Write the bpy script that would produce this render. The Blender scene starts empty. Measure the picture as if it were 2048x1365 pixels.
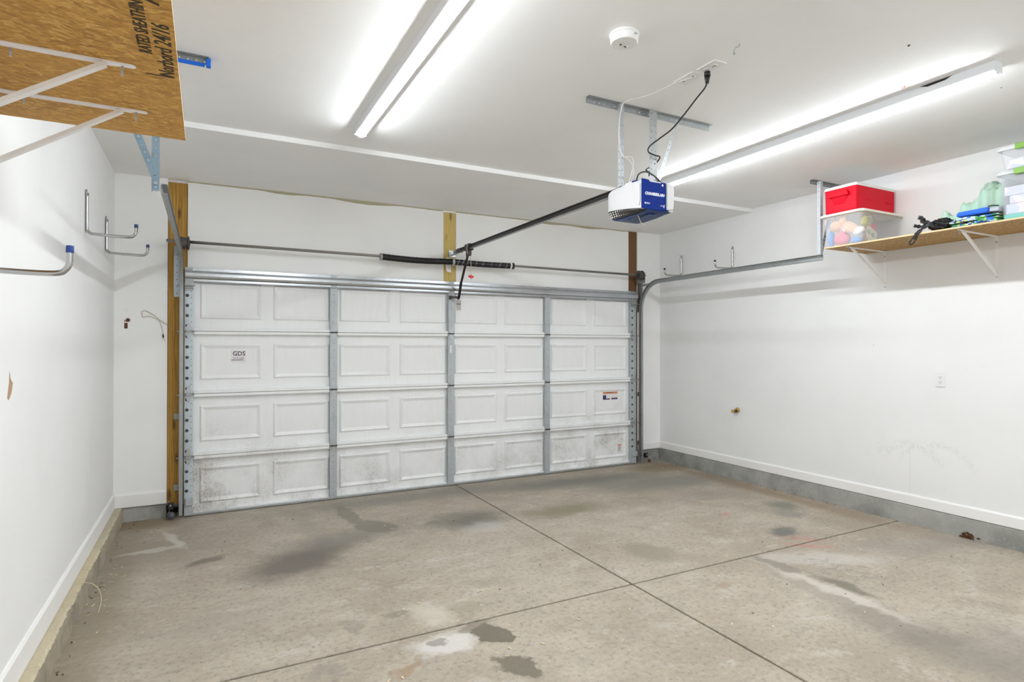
import bpy, bmesh, math, random
from mathutils import Vector, Matrix, noise
random.seed(7)
sc = bpy.context.scene
col = sc.collection
R = math.radians

# ------------------------------------------------------------------ camera, world, exposure
cd = bpy.data.cameras.new('camera')
cam = bpy.data.objects.new('camera', cd); col.objects.link(cam)
cd.sensor_fit = 'HORIZONTAL'; cd.sensor_width = 36.0
cd.lens = 36.0 * 1171.088 / 2048.0
cd.clip_start = 0.02; cd.clip_end = 60
yaw, pit, rol = R(27.5518), R(.3833), R(.0386)
fw = Vector((math.sin(yaw)*math.cos(pit), math.cos(yaw)*math.cos(pit), math.sin(pit)))
rt = Vector((math.cos(yaw), -math.sin(yaw), 0)); up = rt.cross(fw)
rt, up = rt*math.cos(rol)+up*math.sin(rol), up*math.cos(rol)-rt*math.sin(rol)
M = Matrix((rt, up, -fw)).transposed().to_4x4()
M.translation = Vector((-2.2845, -5.7494, 1.4777))
cam.matrix_world = M
sc.camera = cam
sc.view_settings.view_transform = 'Standard'
sc.view_settings.look = 'None'
sc.view_settings.gamma = 1.0
sc.view_settings.use_curve_mapping = False
sc.view_settings.exposure = 0.21
w = bpy.data.worlds.new('world'); sc.world = w; w.use_nodes = True
w.node_tree.nodes['Background'].inputs[0].default_value = (.9, .95, 1, 1)
w.node_tree.nodes['Background'].inputs[1].default_value = .5
sc.cycles.adaptive_threshold = .03
sc.cycles.max_bounces = 9; sc.cycles.diffuse_bounces = 7; sc.cycles.glossy_bounces = 4
sc.cycles.transparent_max_bounces = 10; sc.cycles.transmission_bounces = 6
sc.cycles.caustics_reflective = False; sc.cycles.caustics_refractive = False
sc.cycles.use_denoising = True
LAMP = 82.0            # radiance of the lit lamp lenses
FILL_LAMP = 125.0  # radiance of the lamps added behind the camera for fill

# room measures (metres): X to the right along the door wall, Y into the picture, Z up
WL, WR, WF, WB = -2.962, 2.895, .06, -6.75
ZL, ZM, SOF = 2.902, 2.938, -1.385      # low ceiling by the door, main ceiling, where it steps

# ------------------------------------------------------------------ materials
def mat(name, color, rough=.6, metal=0.0, **kw):
    m = bpy.data.materials.new(name); m.use_nodes = True
    b = m.node_tree.nodes['Principled BSDF']
    b.inputs['Base Color'].default_value = (*color, 1)
    b.inputs['Roughness'].default_value = rough
    b.inputs['Metallic'].default_value = metal
    for k, v in kw.items(): b.inputs[k].default_value = v
    return m
class NT:
    def __init__(s, m):
        s.t = m.node_tree; s.b = s.t.nodes['Principled BSDF']
    def n(s, typ, **kw):
        x = s.t.nodes.new(typ)
        for k, v in kw.items(): setattr(x, k, v)
        return x
    def l(s, a, b): s.t.links.new(a, b)
    def pos(s):
        g = s.n('ShaderNodeNewGeometry'); return g.outputs['Position']
    def mapping(s, v, scale=(1,1,1), loc=(0,0,0), rot=(0,0,0)):
        m = s.n('ShaderNodeMapping'); s.l(v, m.inputs[0])
        m.inputs['Scale'].default_value = scale; m.inputs['Location'].default_value = loc; m.inputs['Rotation'].default_value = rot
        return m.outputs[0]
    def noise(s, v, scale=5, detail=4, rough=.55, dist=0):
        x = s.n('ShaderNodeTexNoise'); s.l(v, x.inputs['Vector'])
        x.inputs['Scale'].default_value = scale; x.inputs['Detail'].default_value = detail
        x.inputs['Roughness'].default_value = rough; x.inputs['Distortion'].default_value = dist
        return x.outputs['Fac']
    def ramp(s, v, stops):
        x = s.n('ShaderNodeValToRGB'); s.l(v, x.inputs[0])
        e = x.color_ramp.elements
        while len(e) < len(stops): e.new(.5)
        for i, (p, c) in enumerate(stops):
            e[i].position = p; e[i].color = (*c, 1) if isinstance(c, tuple) else (c, c, c, 1)
        return x.outputs['Color']
    def mix(s, f, a, b, mode='MIX'):
        x = s.n('ShaderNodeMix', data_type='RGBA', blend_type=mode)
        for i, v in ((0, f), (6, a), (7, b)):
            if hasattr(v, 'is_linked') or hasattr(v, 'links'): s.l(v, x.inputs[i])
            elif isinstance(v, tuple): x.inputs[i].default_value = (*v, 1)
            else: x.inputs[i].default_value = v
        return x.outputs[2]
    def math(s, op, a, b=None, clamp=False):
        x = s.n('ShaderNodeMath', operation=op, use_clamp=clamp)
        for i, v in ((0, a), (1, b)):
            if v is None: continue
            if hasattr(v, 'links'): s.l(v, x.inputs[i])
            else: x.inputs[i].default_value = v
        return x.outputs[0]
    def smooth(s, v, a, b, lo=0.0, hi=1.0):
        x = s.n('ShaderNodeMapRange', interpolation_type='SMOOTHSTEP'); s.l(v, x.inputs[0])
        x.inputs[1].default_value = a; x.inputs[2].default_value = b; x.inputs[3].default_value = lo; x.inputs[4].default_value = hi
        return x.outputs[0]
    def bump(s, h, strength=.2, dist=.01):
        x = s.n('ShaderNodeBump'); s.l(h, x.inputs['Height']); x.inputs['Strength'].default_value = strength
        x.inputs['Distance'].default_value = dist; s.l(x.outputs[0], s.b.inputs['Normal'])
    def color(s, c): s.l(c, s.b.inputs['Base Color'])
    def ell(s, p, cx, cy, rx, ry, ang=0.0, soft=.5):
        """1 inside an ellipse (in the plane of the first two coordinates of p), 0 outside"""
        m = s.n('ShaderNodeMapping', vector_type='TEXTURE'); s.l(p, m.inputs[0])
        m.inputs['Location'].default_value = (cx, cy, 0); m.inputs['Rotation'].default_value = (0, 0, ang)
        m.inputs['Scale'].default_value = (rx, ry, 1e6)
        l = s.n('ShaderNodeVectorMath', operation='LENGTH'); s.l(m.outputs[0], l.inputs[0])
        return s.smooth(l.outputs['Value'], 1+soft, 1-soft)

def wall_mat(name, base, plane=None):
    m = mat(name, base, .75); t = NT(m); p = t.pos()
    n1 = t.noise(p, 1.3, 4); n2 = t.noise(p, 30, 3)
    c = t.mix(t.smooth(n1, .35, .75), base, tuple(x*.955 for x in base))
    v = t.n('ShaderNodeTexVoronoi'); t.l(p, v.inputs['Vector']); v.inputs['Scale'].default_value = 2.3
    dots = t.smooth(v.outputs['Distance'], .016, .009)
    c = t.mix(t.math('MULTIPLY', dots, .45), c, tuple(x*.42 for x in base))
    smear = t.noise(t.mapping(p, (2, 9, 2.5)), 2.2, 6, .7)
    c = t.mix(t.smooth(smear, .66, .80, 0, .18), c, tuple(x*.6 for x in base))
    if plane == 'right':          # tyre scuffs at knee height on the right-hand wall (Y, Z plane)
        sw = t.n('ShaderNodeSeparateXYZ'); t.l(p, sw.inputs[0])
        cb = t.n('ShaderNodeCombineXYZ'); t.l(sw.outputs[1], cb.inputs[0]); t.l(sw.outputs[2], cb.inputs[1])
        q = cb.outputs[0]
        nz = t.noise(t.mapping(q, (34, 26, 1)), 1.0, 6, .8)
        ring = t.math('SUBTRACT', t.ell(q, -2.98, .45, .25, .235, .1, .14), t.ell(q, -2.97, .44, .20, .19, .1, .14))
        ring2 = t.math('SUBTRACT', t.ell(q, -3.16, .45, .30, .25, .1, .1), t.ell(q, -3.16, .435, .27, .22, .1, .1))
        sm = t.ell(q, -2.73, .52, .05, .14, 0, .6)
        s4 = t.ell(q, -2.33, .52, .05, .09, 0, .6)
        s5 = t.ell(q, -2.63, .55, .02, .09, 0.2, .6)
        tot = t.math('ADD', t.math('ADD', t.math('MAXIMUM', ring, ring2), t.math('MULTIPLY', sm, .6)), t.math('MULTIPLY', t.math('ADD', s4, s5), .35), True)
        above = t.smooth(sw.outputs[2], .45, .6)
        tot = t.math('MULTIPLY', t.math('MULTIPLY', tot, above), t.smooth(nz, .42, .62))
        c = t.mix(t.math('MULTIPLY', tot, .20), c, (.36, .35, .31))
        # patch of newer paint beyond a vertical joint
        pj = t.math('MULTIPLY', t.math('LESS_THAN', t.math('ABSOLUTE', t.math('ADD', sw.outputs[1], 2.964)), .004), t.math('LESS_THAN', sw.outputs[2], .62))
        c = t.mix(t.math('MULTIPLY', pj, .15), c, (.5, .5, .46))
    t.color(c); t.bump(n2, .05, .003)
    return m
M_wall = wall_mat('wall_paint', (.865, .868, .865))
M_wallf = wall_mat('front_wall_paint', (.91, .912, .90))
M_wallr = wall_mat('wall_paint_scuffed', (.845, .848, .842), 'right')
M_ceil = wall_mat('ceiling_paint', (.90, .905, .90))
M_trimw = wall_mat('baseboard_paint', (.87, .865, .85))

def concrete(name, base, dark, tint=None, scale=1.0):
    m = mat(name, base, .85); t = NT(m); p = t.pos()
    a = t.noise(p, 1.1*scale, 7, .62); b = t.noise(t.mapping(p, (1, 2.6, 1)), 6*scale, 7, .68); g = t.noise(p, 160, 3, .7)
    c = t.mix(t.smooth(a, .35, .7), base, dark)
    c = t.mix(t.smooth(b, .45, .75, 0, .45), c, tuple(x*.72 for x in dark))
    c = t.mix(t.smooth(g, .5, .8, 0, .3), c, tuple(x*.5 for x in dark))
    c = t.mix(t.smooth(t.noise(p, 45, 4, .8), .58, .70, 0, .55), c, tuple(min(1, x*1.5) for x in base))
    if tint: c = t.mix(t.smooth(t.noise(p, .8, 4), .4, .7, 0, .6), c, tint)
    t.color(c); t.bump(t.math('ADD', t.math('MULTIPLY', b, .6), t.math('MULTIPLY', g, .4)), .35, .004)
    return m
M_curb = concrete('curb_concrete', (.36, .36, .335), (.20, .205, .19), (.44, .43, .40), 4)
M_curbl = concrete('curb_concrete_earthy', (.38, .33, .25), (.24, .22, .17), (.42, .36, .27), 5)
M_curbw = concrete('curb_concrete_light', (.60, .52, .36), (.46, .41, .28), (.54, .49, .37), 3)

def floor_mat():
    m = mat('floor_concrete', (.4, .38, .34), .62); t = NT(m); p = t.pos()
    big = t.noise(p, .9, 4, .6); mid = t.noise(t.mapping(p, (1, 1.5, 1)), 4.0, 6, .68); fin = t.noise(p, 34, 4, .78)
    c = t.mix(t.smooth(big, .38, .66), (.43, .375, .30), (.345, .29, .225))
    c = t.mix(t.smooth(t.noise(p, 2.6, 5, .7), .52, .72, 0, .55), c, (.27, .22, .165))
    c = t.mix(t.smooth(mid, .44, .70, 0, .60), c, (.31, .27, .215))
    c = t.mix(t.smooth(mid, .46, .30, 0, .5), c, (.55, .52, .47))
    c = t.mix(t.smooth(fin, .50, .68, 0, .68), c, (.20, .17, .14))
    c = t.mix(t.smooth(fin, .44, .30, 0, .35), c, (.62, .58, .52))
    # distort positions so that stain outlines are ragged
    nv = t.n('ShaderNodeTexNoise'); t.l(p, nv.inputs['Vector']); nv.inputs['Scale'].default_value = 7; nv.inputs['Detail'].default_value = 6; nv.inputs['Roughness'].default_value = .62
    sub = t.n('ShaderNodeVectorMath', operation='SUBTRACT'); t.l(nv.outputs['Color'], sub.inputs[0]); sub.inputs[1].default_value = (.5, .5, .5)
    scl = t.n('ShaderNodeVectorMath', operation='SCALE'); t.l(sub.outputs[0], scl.inputs[0]); scl.inputs['Scale'].default_value = .22
    add = t.n('ShaderNodeVectorMath', operation='ADD'); t.l(p, add.inputs[0]); t.l(scl.outputs[0], add.inputs[1])
    q = add.outputs[0]
    soft = [  # oil and tyre shading: cx, cy, rx, ry, angle, strength, softness, colour
        (-1.74, -1.55, .34, .22, .5, .66, .55, (.13, .11, .09)), (-1.45, -1.28, .30, .15, .3, .5, .6, (.15, .13, .11)), (-2.28, -1.24, .12, .05, .6, .6, .4, (.15, .13, .10)),
        (-1.25, -1.15, .55, .14, .1, .4, .8, (.22, .2, .17)),
        (-.30, -1.20, .30, .22, .3, .72, .7, (.16, .145, .12)), (.57, -1.30, .38, .15, .1, .62, .7, (.2, .18, .11)),
        (-1.55, -.70, .10, .34, .1, .35, .7, (.27, .25, .21)), (-.4, -.25, 1.1, .16, 0, .5, .8, (.2, .19, .165)),
        (1.3, -.45, .9, .16, -.05, .68, .8, (.17, .165, .14)), (2.1, -.9, .8, .28, -.15, .62, .8, (.2, .19, .165)),
        (2.42, -2.10, .13, .13, .2, .6, .6, (.17, .165, .14)), (2.25, -2.30, .12, .13, .2, .45, .6, (.2, .19, .17)),
        (2.2, -1.55, .5, .18, -.1, .35, .8, (.25, .22, .18)),
        (1.77, -2.64, .14, .10, .4, .7, .5, (.14, .135, .12)), (.53, -2.48, .15, .19, .1, .5, .4, (.25, .23, .17)),
        (.93, -4.18, .17, .46, .05, .45, .7, (.16, .145, .12)), (1.3, -4.5, .25, .4, .3, .4, .7, (.2, .18, .155)),
        (1.19, -3.50, .045, .20, .05, .62, .5, (.15, .14, .10)), (-2.62, -.9, .35, .35, 0, .38, .8, (.25, .22, .17)),
        (2.55, -.3, .35, .2, 0, .62, .7, (.21, .155, .09)), (2.7, -1.5, .10, 1.3, 0, .5, .8, (.25, .18, .11)), (-2.8, -1.5, .10, 1.6, 0, .45, .8, (.24, .2, .14)),
        (2.4, -3.3, .5, .16, -.3, .35, .7, (.25, .23, .2)), (-2.75, -.1, .25, .14, 0, .55, .7, (.22, .16, .09)),
        (1.0, -.62, .5, .05, -.25, .35, .7, (.25, .24, .2)), (-2.2, -2.3, .35, .2, .3, .25, .8, (.33, .29, .24)),
    ]
    for cx, cy, rx, ry, an, st, so, cc in soft:
        c = t.mix(t.math('MULTIPLY', t.ell(q, cx, cy, rx, ry, an, so), min(.95, st*1.35)), c, cc)
    pale = [(-1.23, -3.02, .17, .10, .1, .75, .35, (.66, .63, .60)), (-1.18, -2.68, .09, .15, .5, .5, .6, (.60, .57, .48)),
            (1.07, -3.50, .05, .42, .0, .55, .5, (.60, .565, .51)), (-.28, -1.42, .18, .12, .2, .4, .6, (.58, .56, .53)), (1.5, -3.15, .4, .12, -.5, .45, .6, (.60, .575, .54)),
            (-2.5, -.62, .04, .26, .3, .55, .5, (.6, .575, .53)), (-2.62, -.82, .2, .035, .1, .5, .5, (.58, .56, .5))]
    for cx, cy, rx, ry, an, st, so, cc in pale:
        c = t.mix(t.math('MULTIPLY', t.ell(q, cx, cy, rx, ry, an, so), st), c, cc)
    hard = [  # wet-looking spots with an edge
        (-1.19, -.55, .075, .30, .08, .66, .22, (.17, .155, .12)), (-1.06, -1.0, .13, .20, .5, .70, .2, (.165, .15, .12)),
        (-.985, -3.05, .075, .11, .3, .86, .12, (.115, .10, .065)), (-1.01, -3.37, .075, .13, .3, .82, .16, (.125, .11, .075)), (-1.02, -2.93, .10, .045, .2, .6, .2, (.17, .15, .115)),
        (-1.27, -2.985, .045, .035, .2, .6, .3, (.16, .14, .11)), (-.97, -2.70, .07, .075, .2, .5, .4, (.28, .25, .18)),
        (-1.60, -2.63, .05, .06, .2, .45, .4, (.2, .18, .14)), (-1.35, -2.60, .06, .05, .2, .6, .3, (.2, .18, .14)),
        (-.60, -1.14, .07, .06, 0, .6, .3, (.17, .16, .14)), (-.44, -.98, .14, .06, .2, .5, .4, (.2, .18, .15)),
        (-1.47, -3.14, .10, .035, .5, .6, .3, (.30, .19, .11)), (-1.79, -3.00, .08, .06, .5, .4, .4, (.2, .18, .16)),
        (1.12, -3.07, .055, .19, .05, .62, .25, (.19, .175, .135)), (.955, -3.62, .06, .46, -.03, .45, .2, (.27, .245, .2)),
        (.55, -3.15, .05, .04, 0, .5, .4, (.3, .22, .12)), (.1, -3.42, .07, .05, .3, .35, .4, (.32, .25, .17)),
    ]
    for cx, cy, rx, ry, an, st, so, cc in hard:
        c = t.mix(t.math('MULTIPLY', t.ell(q, cx, cy, rx, ry, an, so), st), c, cc)
    for cx, cy, rx, ry, an in ((1.66, -2.93, .13, .04, -.75), (1.74, -2.80, .16, .02, -.9), (1.73, -2.06, .07, .03, .3)):
        c = t.mix(t.math('MULTIPLY', t.ell(q, cx, cy, rx, ry, an, .8), .42), c, (.50, .17, .13))
    # blotches thrown over the slab on the right
    bl = t.math('MULTIPLY', t.ell(p, 1.42, -3.33, .17, .30, .1, .4), t.smooth(t.noise(t.mapping(p, (1, 2, 1), rot=(0, 0, .6)), 13, 5, .7), .5, .62))
    c = t.mix(t.math('MULTIPLY', bl, .6), c, (.2, .19, .165))
    t.color(c); t.bump(t.math('ADD', mid, t.math('MULTIPLY', fin, .3)), .18, .004)
    return m
M_floor = floor_mat()
M_joint = mat('joint_dirt', (.035, .028, .022), .95)

def door_mat():
    m = mat('door_steel_paint', (.86, .87, .875), .42); t = NT(m); p = t.pos()
    s = t.n('ShaderNodeSeparateXYZ'); t.l(p, s.inputs[0]); z = s.outputs[2]
    low = t.smooth(z, .95, .05, 0, 1); lo2 = t.smooth(z, .5, .0, 0, 1)
    sp = t.noise(p, 75, 3, .8); bl = t.noise(p, 3.2, 6, .65); st = t.noise(t.mapping(p, (9, 1, 1.2)), 3, 5, .6)
    sides = t.math('ADD', t.smooth(s.outputs[0], -1.6, -2.3), t.smooth(s.outputs[0], .6, 2.2), True)
    wgt = t.math('MULTIPLY', low, t.math('ADD', t.math('MULTIPLY', sides, .7), .4), True)
    fx = t.math('MULTIPLY', t.smooth(t.math('ADD', t.math('MULTIPLY', sp, .62), t.math('MULTIPLY', bl, .38)), .53, .66), wgt)
    c = t.mix(t.smooth(st, .4, .8, 0, .14), (.86, .87, .875), (.68, .69, .68))
    c = t.mix(t.math('MULTIPLY', wgt, t.smooth(bl, .38, .70, 0, .8)), c, (.50, .48, .44))
    c = t.mix(t.math('MULTIPLY', fx, .85), c, (.17, .15, .13))
    v = t.n('ShaderNodeTexVoronoi'); t.l(p, v.inputs['Vector']); v.inputs['Scale'].default_value = 4.5
    c = t.mix(t.smooth(v.outputs['Distance'], .035, .018, 0, .55), c, (.4, .38, .35))
    # dust caught along the mouldings
    dz = t.noise(t.mapping(p, (5, 1, 42)), 1.4, 5, .7)
    c = t.mix(t.smooth(dz, .63, .78, 0, .30), c, (.45, .44, .42))
    t.color(c)
    return m
M_door = door_mat()
def galv(name, base=(.52, .55, .57), rough=.38, metal=.75):
    m = mat(name, base, rough, metal); t = NT(m); p = t.pos()
    v = t.n('ShaderNodeTexVoronoi'); t.l(p, v.inputs['Vector']); v.inputs['Scale'].default_value = 60
    n = t.noise(p, 8, 4)
    c = t.mix(t.math('MULTIPLY', v.outputs['Color'], .35), base, tuple(x*.7 for x in base))
    c = t.mix(t.smooth(n, .45, .7, 0, .4), c, tuple(x*.72 for x in base))
    t.color(c); return m
M_galv = galv('galvanised_steel')
M_galvb = galv('galvanised_steel_bluish', (.22, .32, .40), .45, .5)
M_galvd = galv('weathered_galvanised_steel', (.40, .42, .42), .45, .7)
M_stile = galv('stile_steel', (.50, .54, .56), .5, .35)
M_stilel = galv('end_stile_steel', (.60, .68, .72), .5, .3)
M_rod = mat('dull_steel_rod', (.30, .28, .26), .5, .7)
M_iron = mat('dark_cast_iron', (.10, .085, .08), .6, .5)
M_black = mat('black_plastic', (.012, .012, .014), .4)
M_blackm = mat('black_painted_steel', (.025, .022, .022), .38, .3)
M_chrome = mat('chrome_tube', (.46, .46, .46), .14, 1.0)
M_cap = mat('navy_rubber_cap', (.02, .035, .13), .5)
M_whitep = mat('white_plastic', (.82, .82, .81), .35)
M_whitem = mat('white_powder_coat', (.90, .89, .88), .4)
M_white = mat('fixture_enamel', (.80, .82, .85), .4)
M_stile_shade = mat('stile_hollow_shade', (.10, .105, .11), .7)  # dark colour standing in for shade inside the hollow stiles
M_shell = mat('opener_shell_plastic', (.66, .665, .67), .4)
M_galvl = galv('light_bluish_steel', (.58, .66, .72), .5, .35)
M_dark = mat('dark_slot', (.02, .02, .02), .8)
M_blue = mat('opener_blue_plastic', (.002, .024, .23), .45, **{'Specular IOR Level': .08})
M_blued = mat('opener_underside_blue', (.02, .05, .16), .4, **{'Specular IOR Level': .3})
M_lensd = mat('dark_ribbed_lens', (.03, .028, .026), .3)
M_lens2 = mat('lens_facets', (.5, .48, .45), .12, .4)
M_white_ink = mat('white_print', (.85, .86, .9), .5)
M_navy_ink = mat('navy_print', (.03, .02, .10), .5)
M_black_ink = mat('black_print', (.045, .035, .02), .8)
M_paper = mat('label_paper', (.80, .77, .76), .6)
M_orange = mat('orange_print', (.62, .20, .04), .6)
M_redp = mat('red_plastic', (.72, .004, .03), .38)
M_rope = mat('pale_cord', (.68, .52, .42), .8)
M_wirew = mat('white_wire', (.78, .76, .70), .6)
M_wirey = mat('yellow_wire', (.55, .36, .05), .6)
M_wireb = mat('beige_wire', (.46, .36, .24), .7)
M_bluet = mat('blue_masking_tape', (.0, .13, .68), .6)
M_brass = mat('brass', (.65, .42, .10), .3, .9)
M_tan = mat('drywall_tape_tan', (.46, .42, .29), .9)
M_brownp = mat('torn_drywall_paper', (.45, .29, .19), .9)
M_hole = mat('hole_brown', (.12, .055, .035), .9)
M_spring = mat('black_spring_coils', (.018, .016, .017), .35, .3)
M_green = mat('lime_latch', (.17, .36, .04), .45)
M_teal = mat('teal_plastic', (.05, .50, .42), .4)
M_redc = mat('red_cooler_plastic', (.66, .002, .018), .45, **{'Specular IOR Level': .15})
M_peach = mat('peach_toy_fabric', (.80, .50, .30), .9)
M_pink = mat('pink_toy_fabric', (.85, .16, .22), .8)
M_skyb = mat('sky_blue_rubber', (.08, .33, .75), .4)
M_blackbag = mat('black_shiny_bag', (.008, .007, .008), .38, **{'Specular IOR Level': .25})
M_mat = mat('royal_blue_fabric', (.01, .11, .62), .7)
M_grayf = mat('grey_webbing', (.42, .45, .50), .8)
M_leaf = mat('dead_leaves', (.12, .055, .025), .9)
M_straw = mat('wood_chips', (.70, .58, .38), .8)

def osb(name, c1, c2, c3):
    m = mat(name, c2, .7); t = NT(m); p = t.pos()
    def flakes(rot, sc, seed):
        q = t.mapping(p, (1, 1, 1), (seed, seed*.7, 0), (0, 0, rot))
        q = t.mapping(q, sc)
        v = t.n('ShaderNodeTexVoronoi'); t.l(q, v.inputs['Vector']); v.inputs['Scale'].default_value = 1.0; v.inputs['Randomness'].default_value = 1
        s = t.n('ShaderNodeSeparateColor'); t.l(v.outputs['Color'], s.inputs[0])
        return s.outputs[0], v.outputs['Distance']
    f1, d1 = flakes(.25, (26, 95, 4), 0); f2, d2 = flakes(1.0, (110, 30, 4), 3.1); f3, d3 = flakes(-.5, (34, 120, 4), 7.7)
    pick = t.noise(p, 26, 3)
    f = t.mix(t.smooth(pick, .40, .60), f1, f2); f = t.mix(t.smooth(t.noise(p, 33, 3), .46, .62), f, f3)
    c = t.ramp(f, [(0, tuple(x*.80 for x in c1)), (.3, c1), (.65, c2), (1, c3)])
    big = t.noise(p, 5, 4); c = t.mix(t.smooth(big, .4, .65, 0, .5), c, c2)
    fib = t.noise(t.mapping(p, (45, 150, 10), rot=(0, 0, .4)), 1.5, 5, .75)
    c = t.mix(t.smooth(fib, .45, .75, 0, .45), c, tuple(x*.62 for x in c1))
    dk = t.noise(t.mapping(p, (90, 170, 10), rot=(0, 0, -.4)), 1.0, 4, .7)
    c = t.mix(t.smooth(dk, .63, .71, 0, .75), c, (.13, .065, .018))
    t.color(c); t.bump(f, .3, .002); return m
M_osb = osb('strand_board', (.45, .225, .040), (.60, .32, .062), (.76, .47, .14))
M_osb2 = osb('strand_board_right', (.36, .205, .065), (.47, .28, .09), (.56, .36, .14))
M_osbedge = mat('strand_board_edge', (.72, .52, .30), .8)
def wood(name, base, dark):
    m = mat(name, base, .7); t = NT(m); p = t.pos()
    wv = t.n('ShaderNodeTexWave'); wv.bands_direction = 'X'; t.l(t.mapping(p, (1, 1, .10)), wv.inputs['Vector'])
    wv.inputs['Scale'].default_value = 16; wv.inputs['Distortion'].default_value = 7; wv.inputs['Detail'].default_value = 3; wv.inputs['Detail Scale'].default_value = 1.2
    n = t.noise(t.mapping(p, (60, 60, 3)), 1.5, 5, .6)
    c = t.mix(t.smooth(wv.outputs['Fac'], .2, .9, 0, .6), base, dark)
    c = t.mix(t.smooth(n, .45, .7, 0, .4), c, tuple(x*.7 for x in dark))
    v = t.n('ShaderNodeTexVoronoi'); t.l(t.mapping(p, (7, 1, 2.0)), v.inputs['Vector']); v.inputs['Scale'].default_value = 1.4
    c = t.mix(t.smooth(v.outputs['Distance'], .20, .09, 0, .8), c, tuple(x*.4 for x in dark))
    t.color(c); return m
M_wood_l = wood('orange_treated_lumber', (.50, .275, .045), (.27, .13, .022))
M_wood_c = wood('yellow_treated_lumber', (.66, .50, .17), (.50, .35, .09))
M_wood_r = wood('brown_lumber', (.20, .095, .038), (.11, .05, .02))

def emis(name, color, s):
    m = bpy.data.materials.new(name); m.use_nodes = True; nt = m.node_tree
    nt.nodes.remove(nt.nodes['Principled BSDF'])
    e = nt.nodes.new('ShaderNodeEmission'); e.inputs[0].default_value = (*color, 1); e.inputs[1].default_value = s
    nt.links.new(e.outputs[0], nt.nodes['Material Output'].inputs[0]); return m
M_lamp = emis('lit_lamp_lens', (.935, .985, 1.03), LAMP)
M_fill_lamp = emis('added_fill_lamp_lens', (.935, .985, 1.03), FILL_LAMP)
def clearp(name, color, alpha, rough=.25):
    m = bpy.data.materials.new(name); m.use_nodes = True; nt = m.node_tree
    b = nt.nodes['Principled BSDF']; b.inputs['Base Color'].default_value = (*color, 1); b.inputs['Roughness'].default_value = rough
    tr = nt.nodes.new('ShaderNodeBsdfTransparent'); mx = nt.nodes.new('ShaderNodeMixShader'); mx.inputs[0].default_value = alpha
    nt.links.new(tr.outputs[0], mx.inputs[1]); nt.links.new(b.outputs[0], mx.inputs[2]); nt.links.new(mx.outputs[0], nt.nodes['Material Output'].inputs[0])
    return m
M_clear = clearp('translucent_tub_plastic', (.80, .82, .86), .20)
M_clear2 = clearp('clear_bin_plastic', (.80, .80, .86), .20)
M_creamlid = mat('cream_tub_lid', (.84, .80, .72), .4)
M_lidclear = clearp('clear_lid_plastic', (.84, .87, .86), .55)
def print_cloth(name, cols, scale):
    m = mat(name, cols[0], .9); t = NT(m)
    v = t.n('ShaderNodeTexVoronoi'); t.l(t.mapping(t.pos(), (1, 1.6, 1)), v.inputs['Vector']); v.inputs['Scale'].default_value = scale
    s = t.n('ShaderNodeSeparateColor'); t.l(v.outputs['Color'], s.inputs[0])
    st = [(i/len(cols), c) for i, c in enumerate(cols)]
    x = t.ramp(s.outputs[0], st); x.node.color_ramp.interpolation = 'CONSTANT'
    t.color(x); return m
M_towel = print_cloth('patterned_towel_cloth', [(.05, .2, .6), (.55, .7, .75), (.10, .42, .12), (.03, .06, .2), (.5, .62, .15), (.6, .7, .8)], 30)
M_bagp = print_cloth('printed_cotton', [(.78, .74, .66), (.78, .74, .66), (.78, .74, .66), (.70, .70, .62), (.75, .72, .62), (.62, .28, .20), (.35, .40, .2)], 26)
M_pinkdot = print_cloth('pink_dotted_fabric', [(.85, .40, .36), (.85, .40, .36), (.9, .75, .7)], 90)
def sagecloth():
    m = mat('sage_green_fabric', (.36, .55, .44), .9); t = NT(m)
    n = t.noise(t.pos(), 9, 3); t.color(t.mix(t.smooth(n, .4, .7, 0, .6), (.40, .58, .47), (.48, .60, .45))); return m
M_sage = sagecloth()
M_paperin = print_cloth('papers_in_bin', [(.8, .75, .8), (.72, .68, .75), (.6, .55, .66), (.8, .7, .72), (.82, .82, .85), (.55, .6, .7)], 11)

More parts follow.
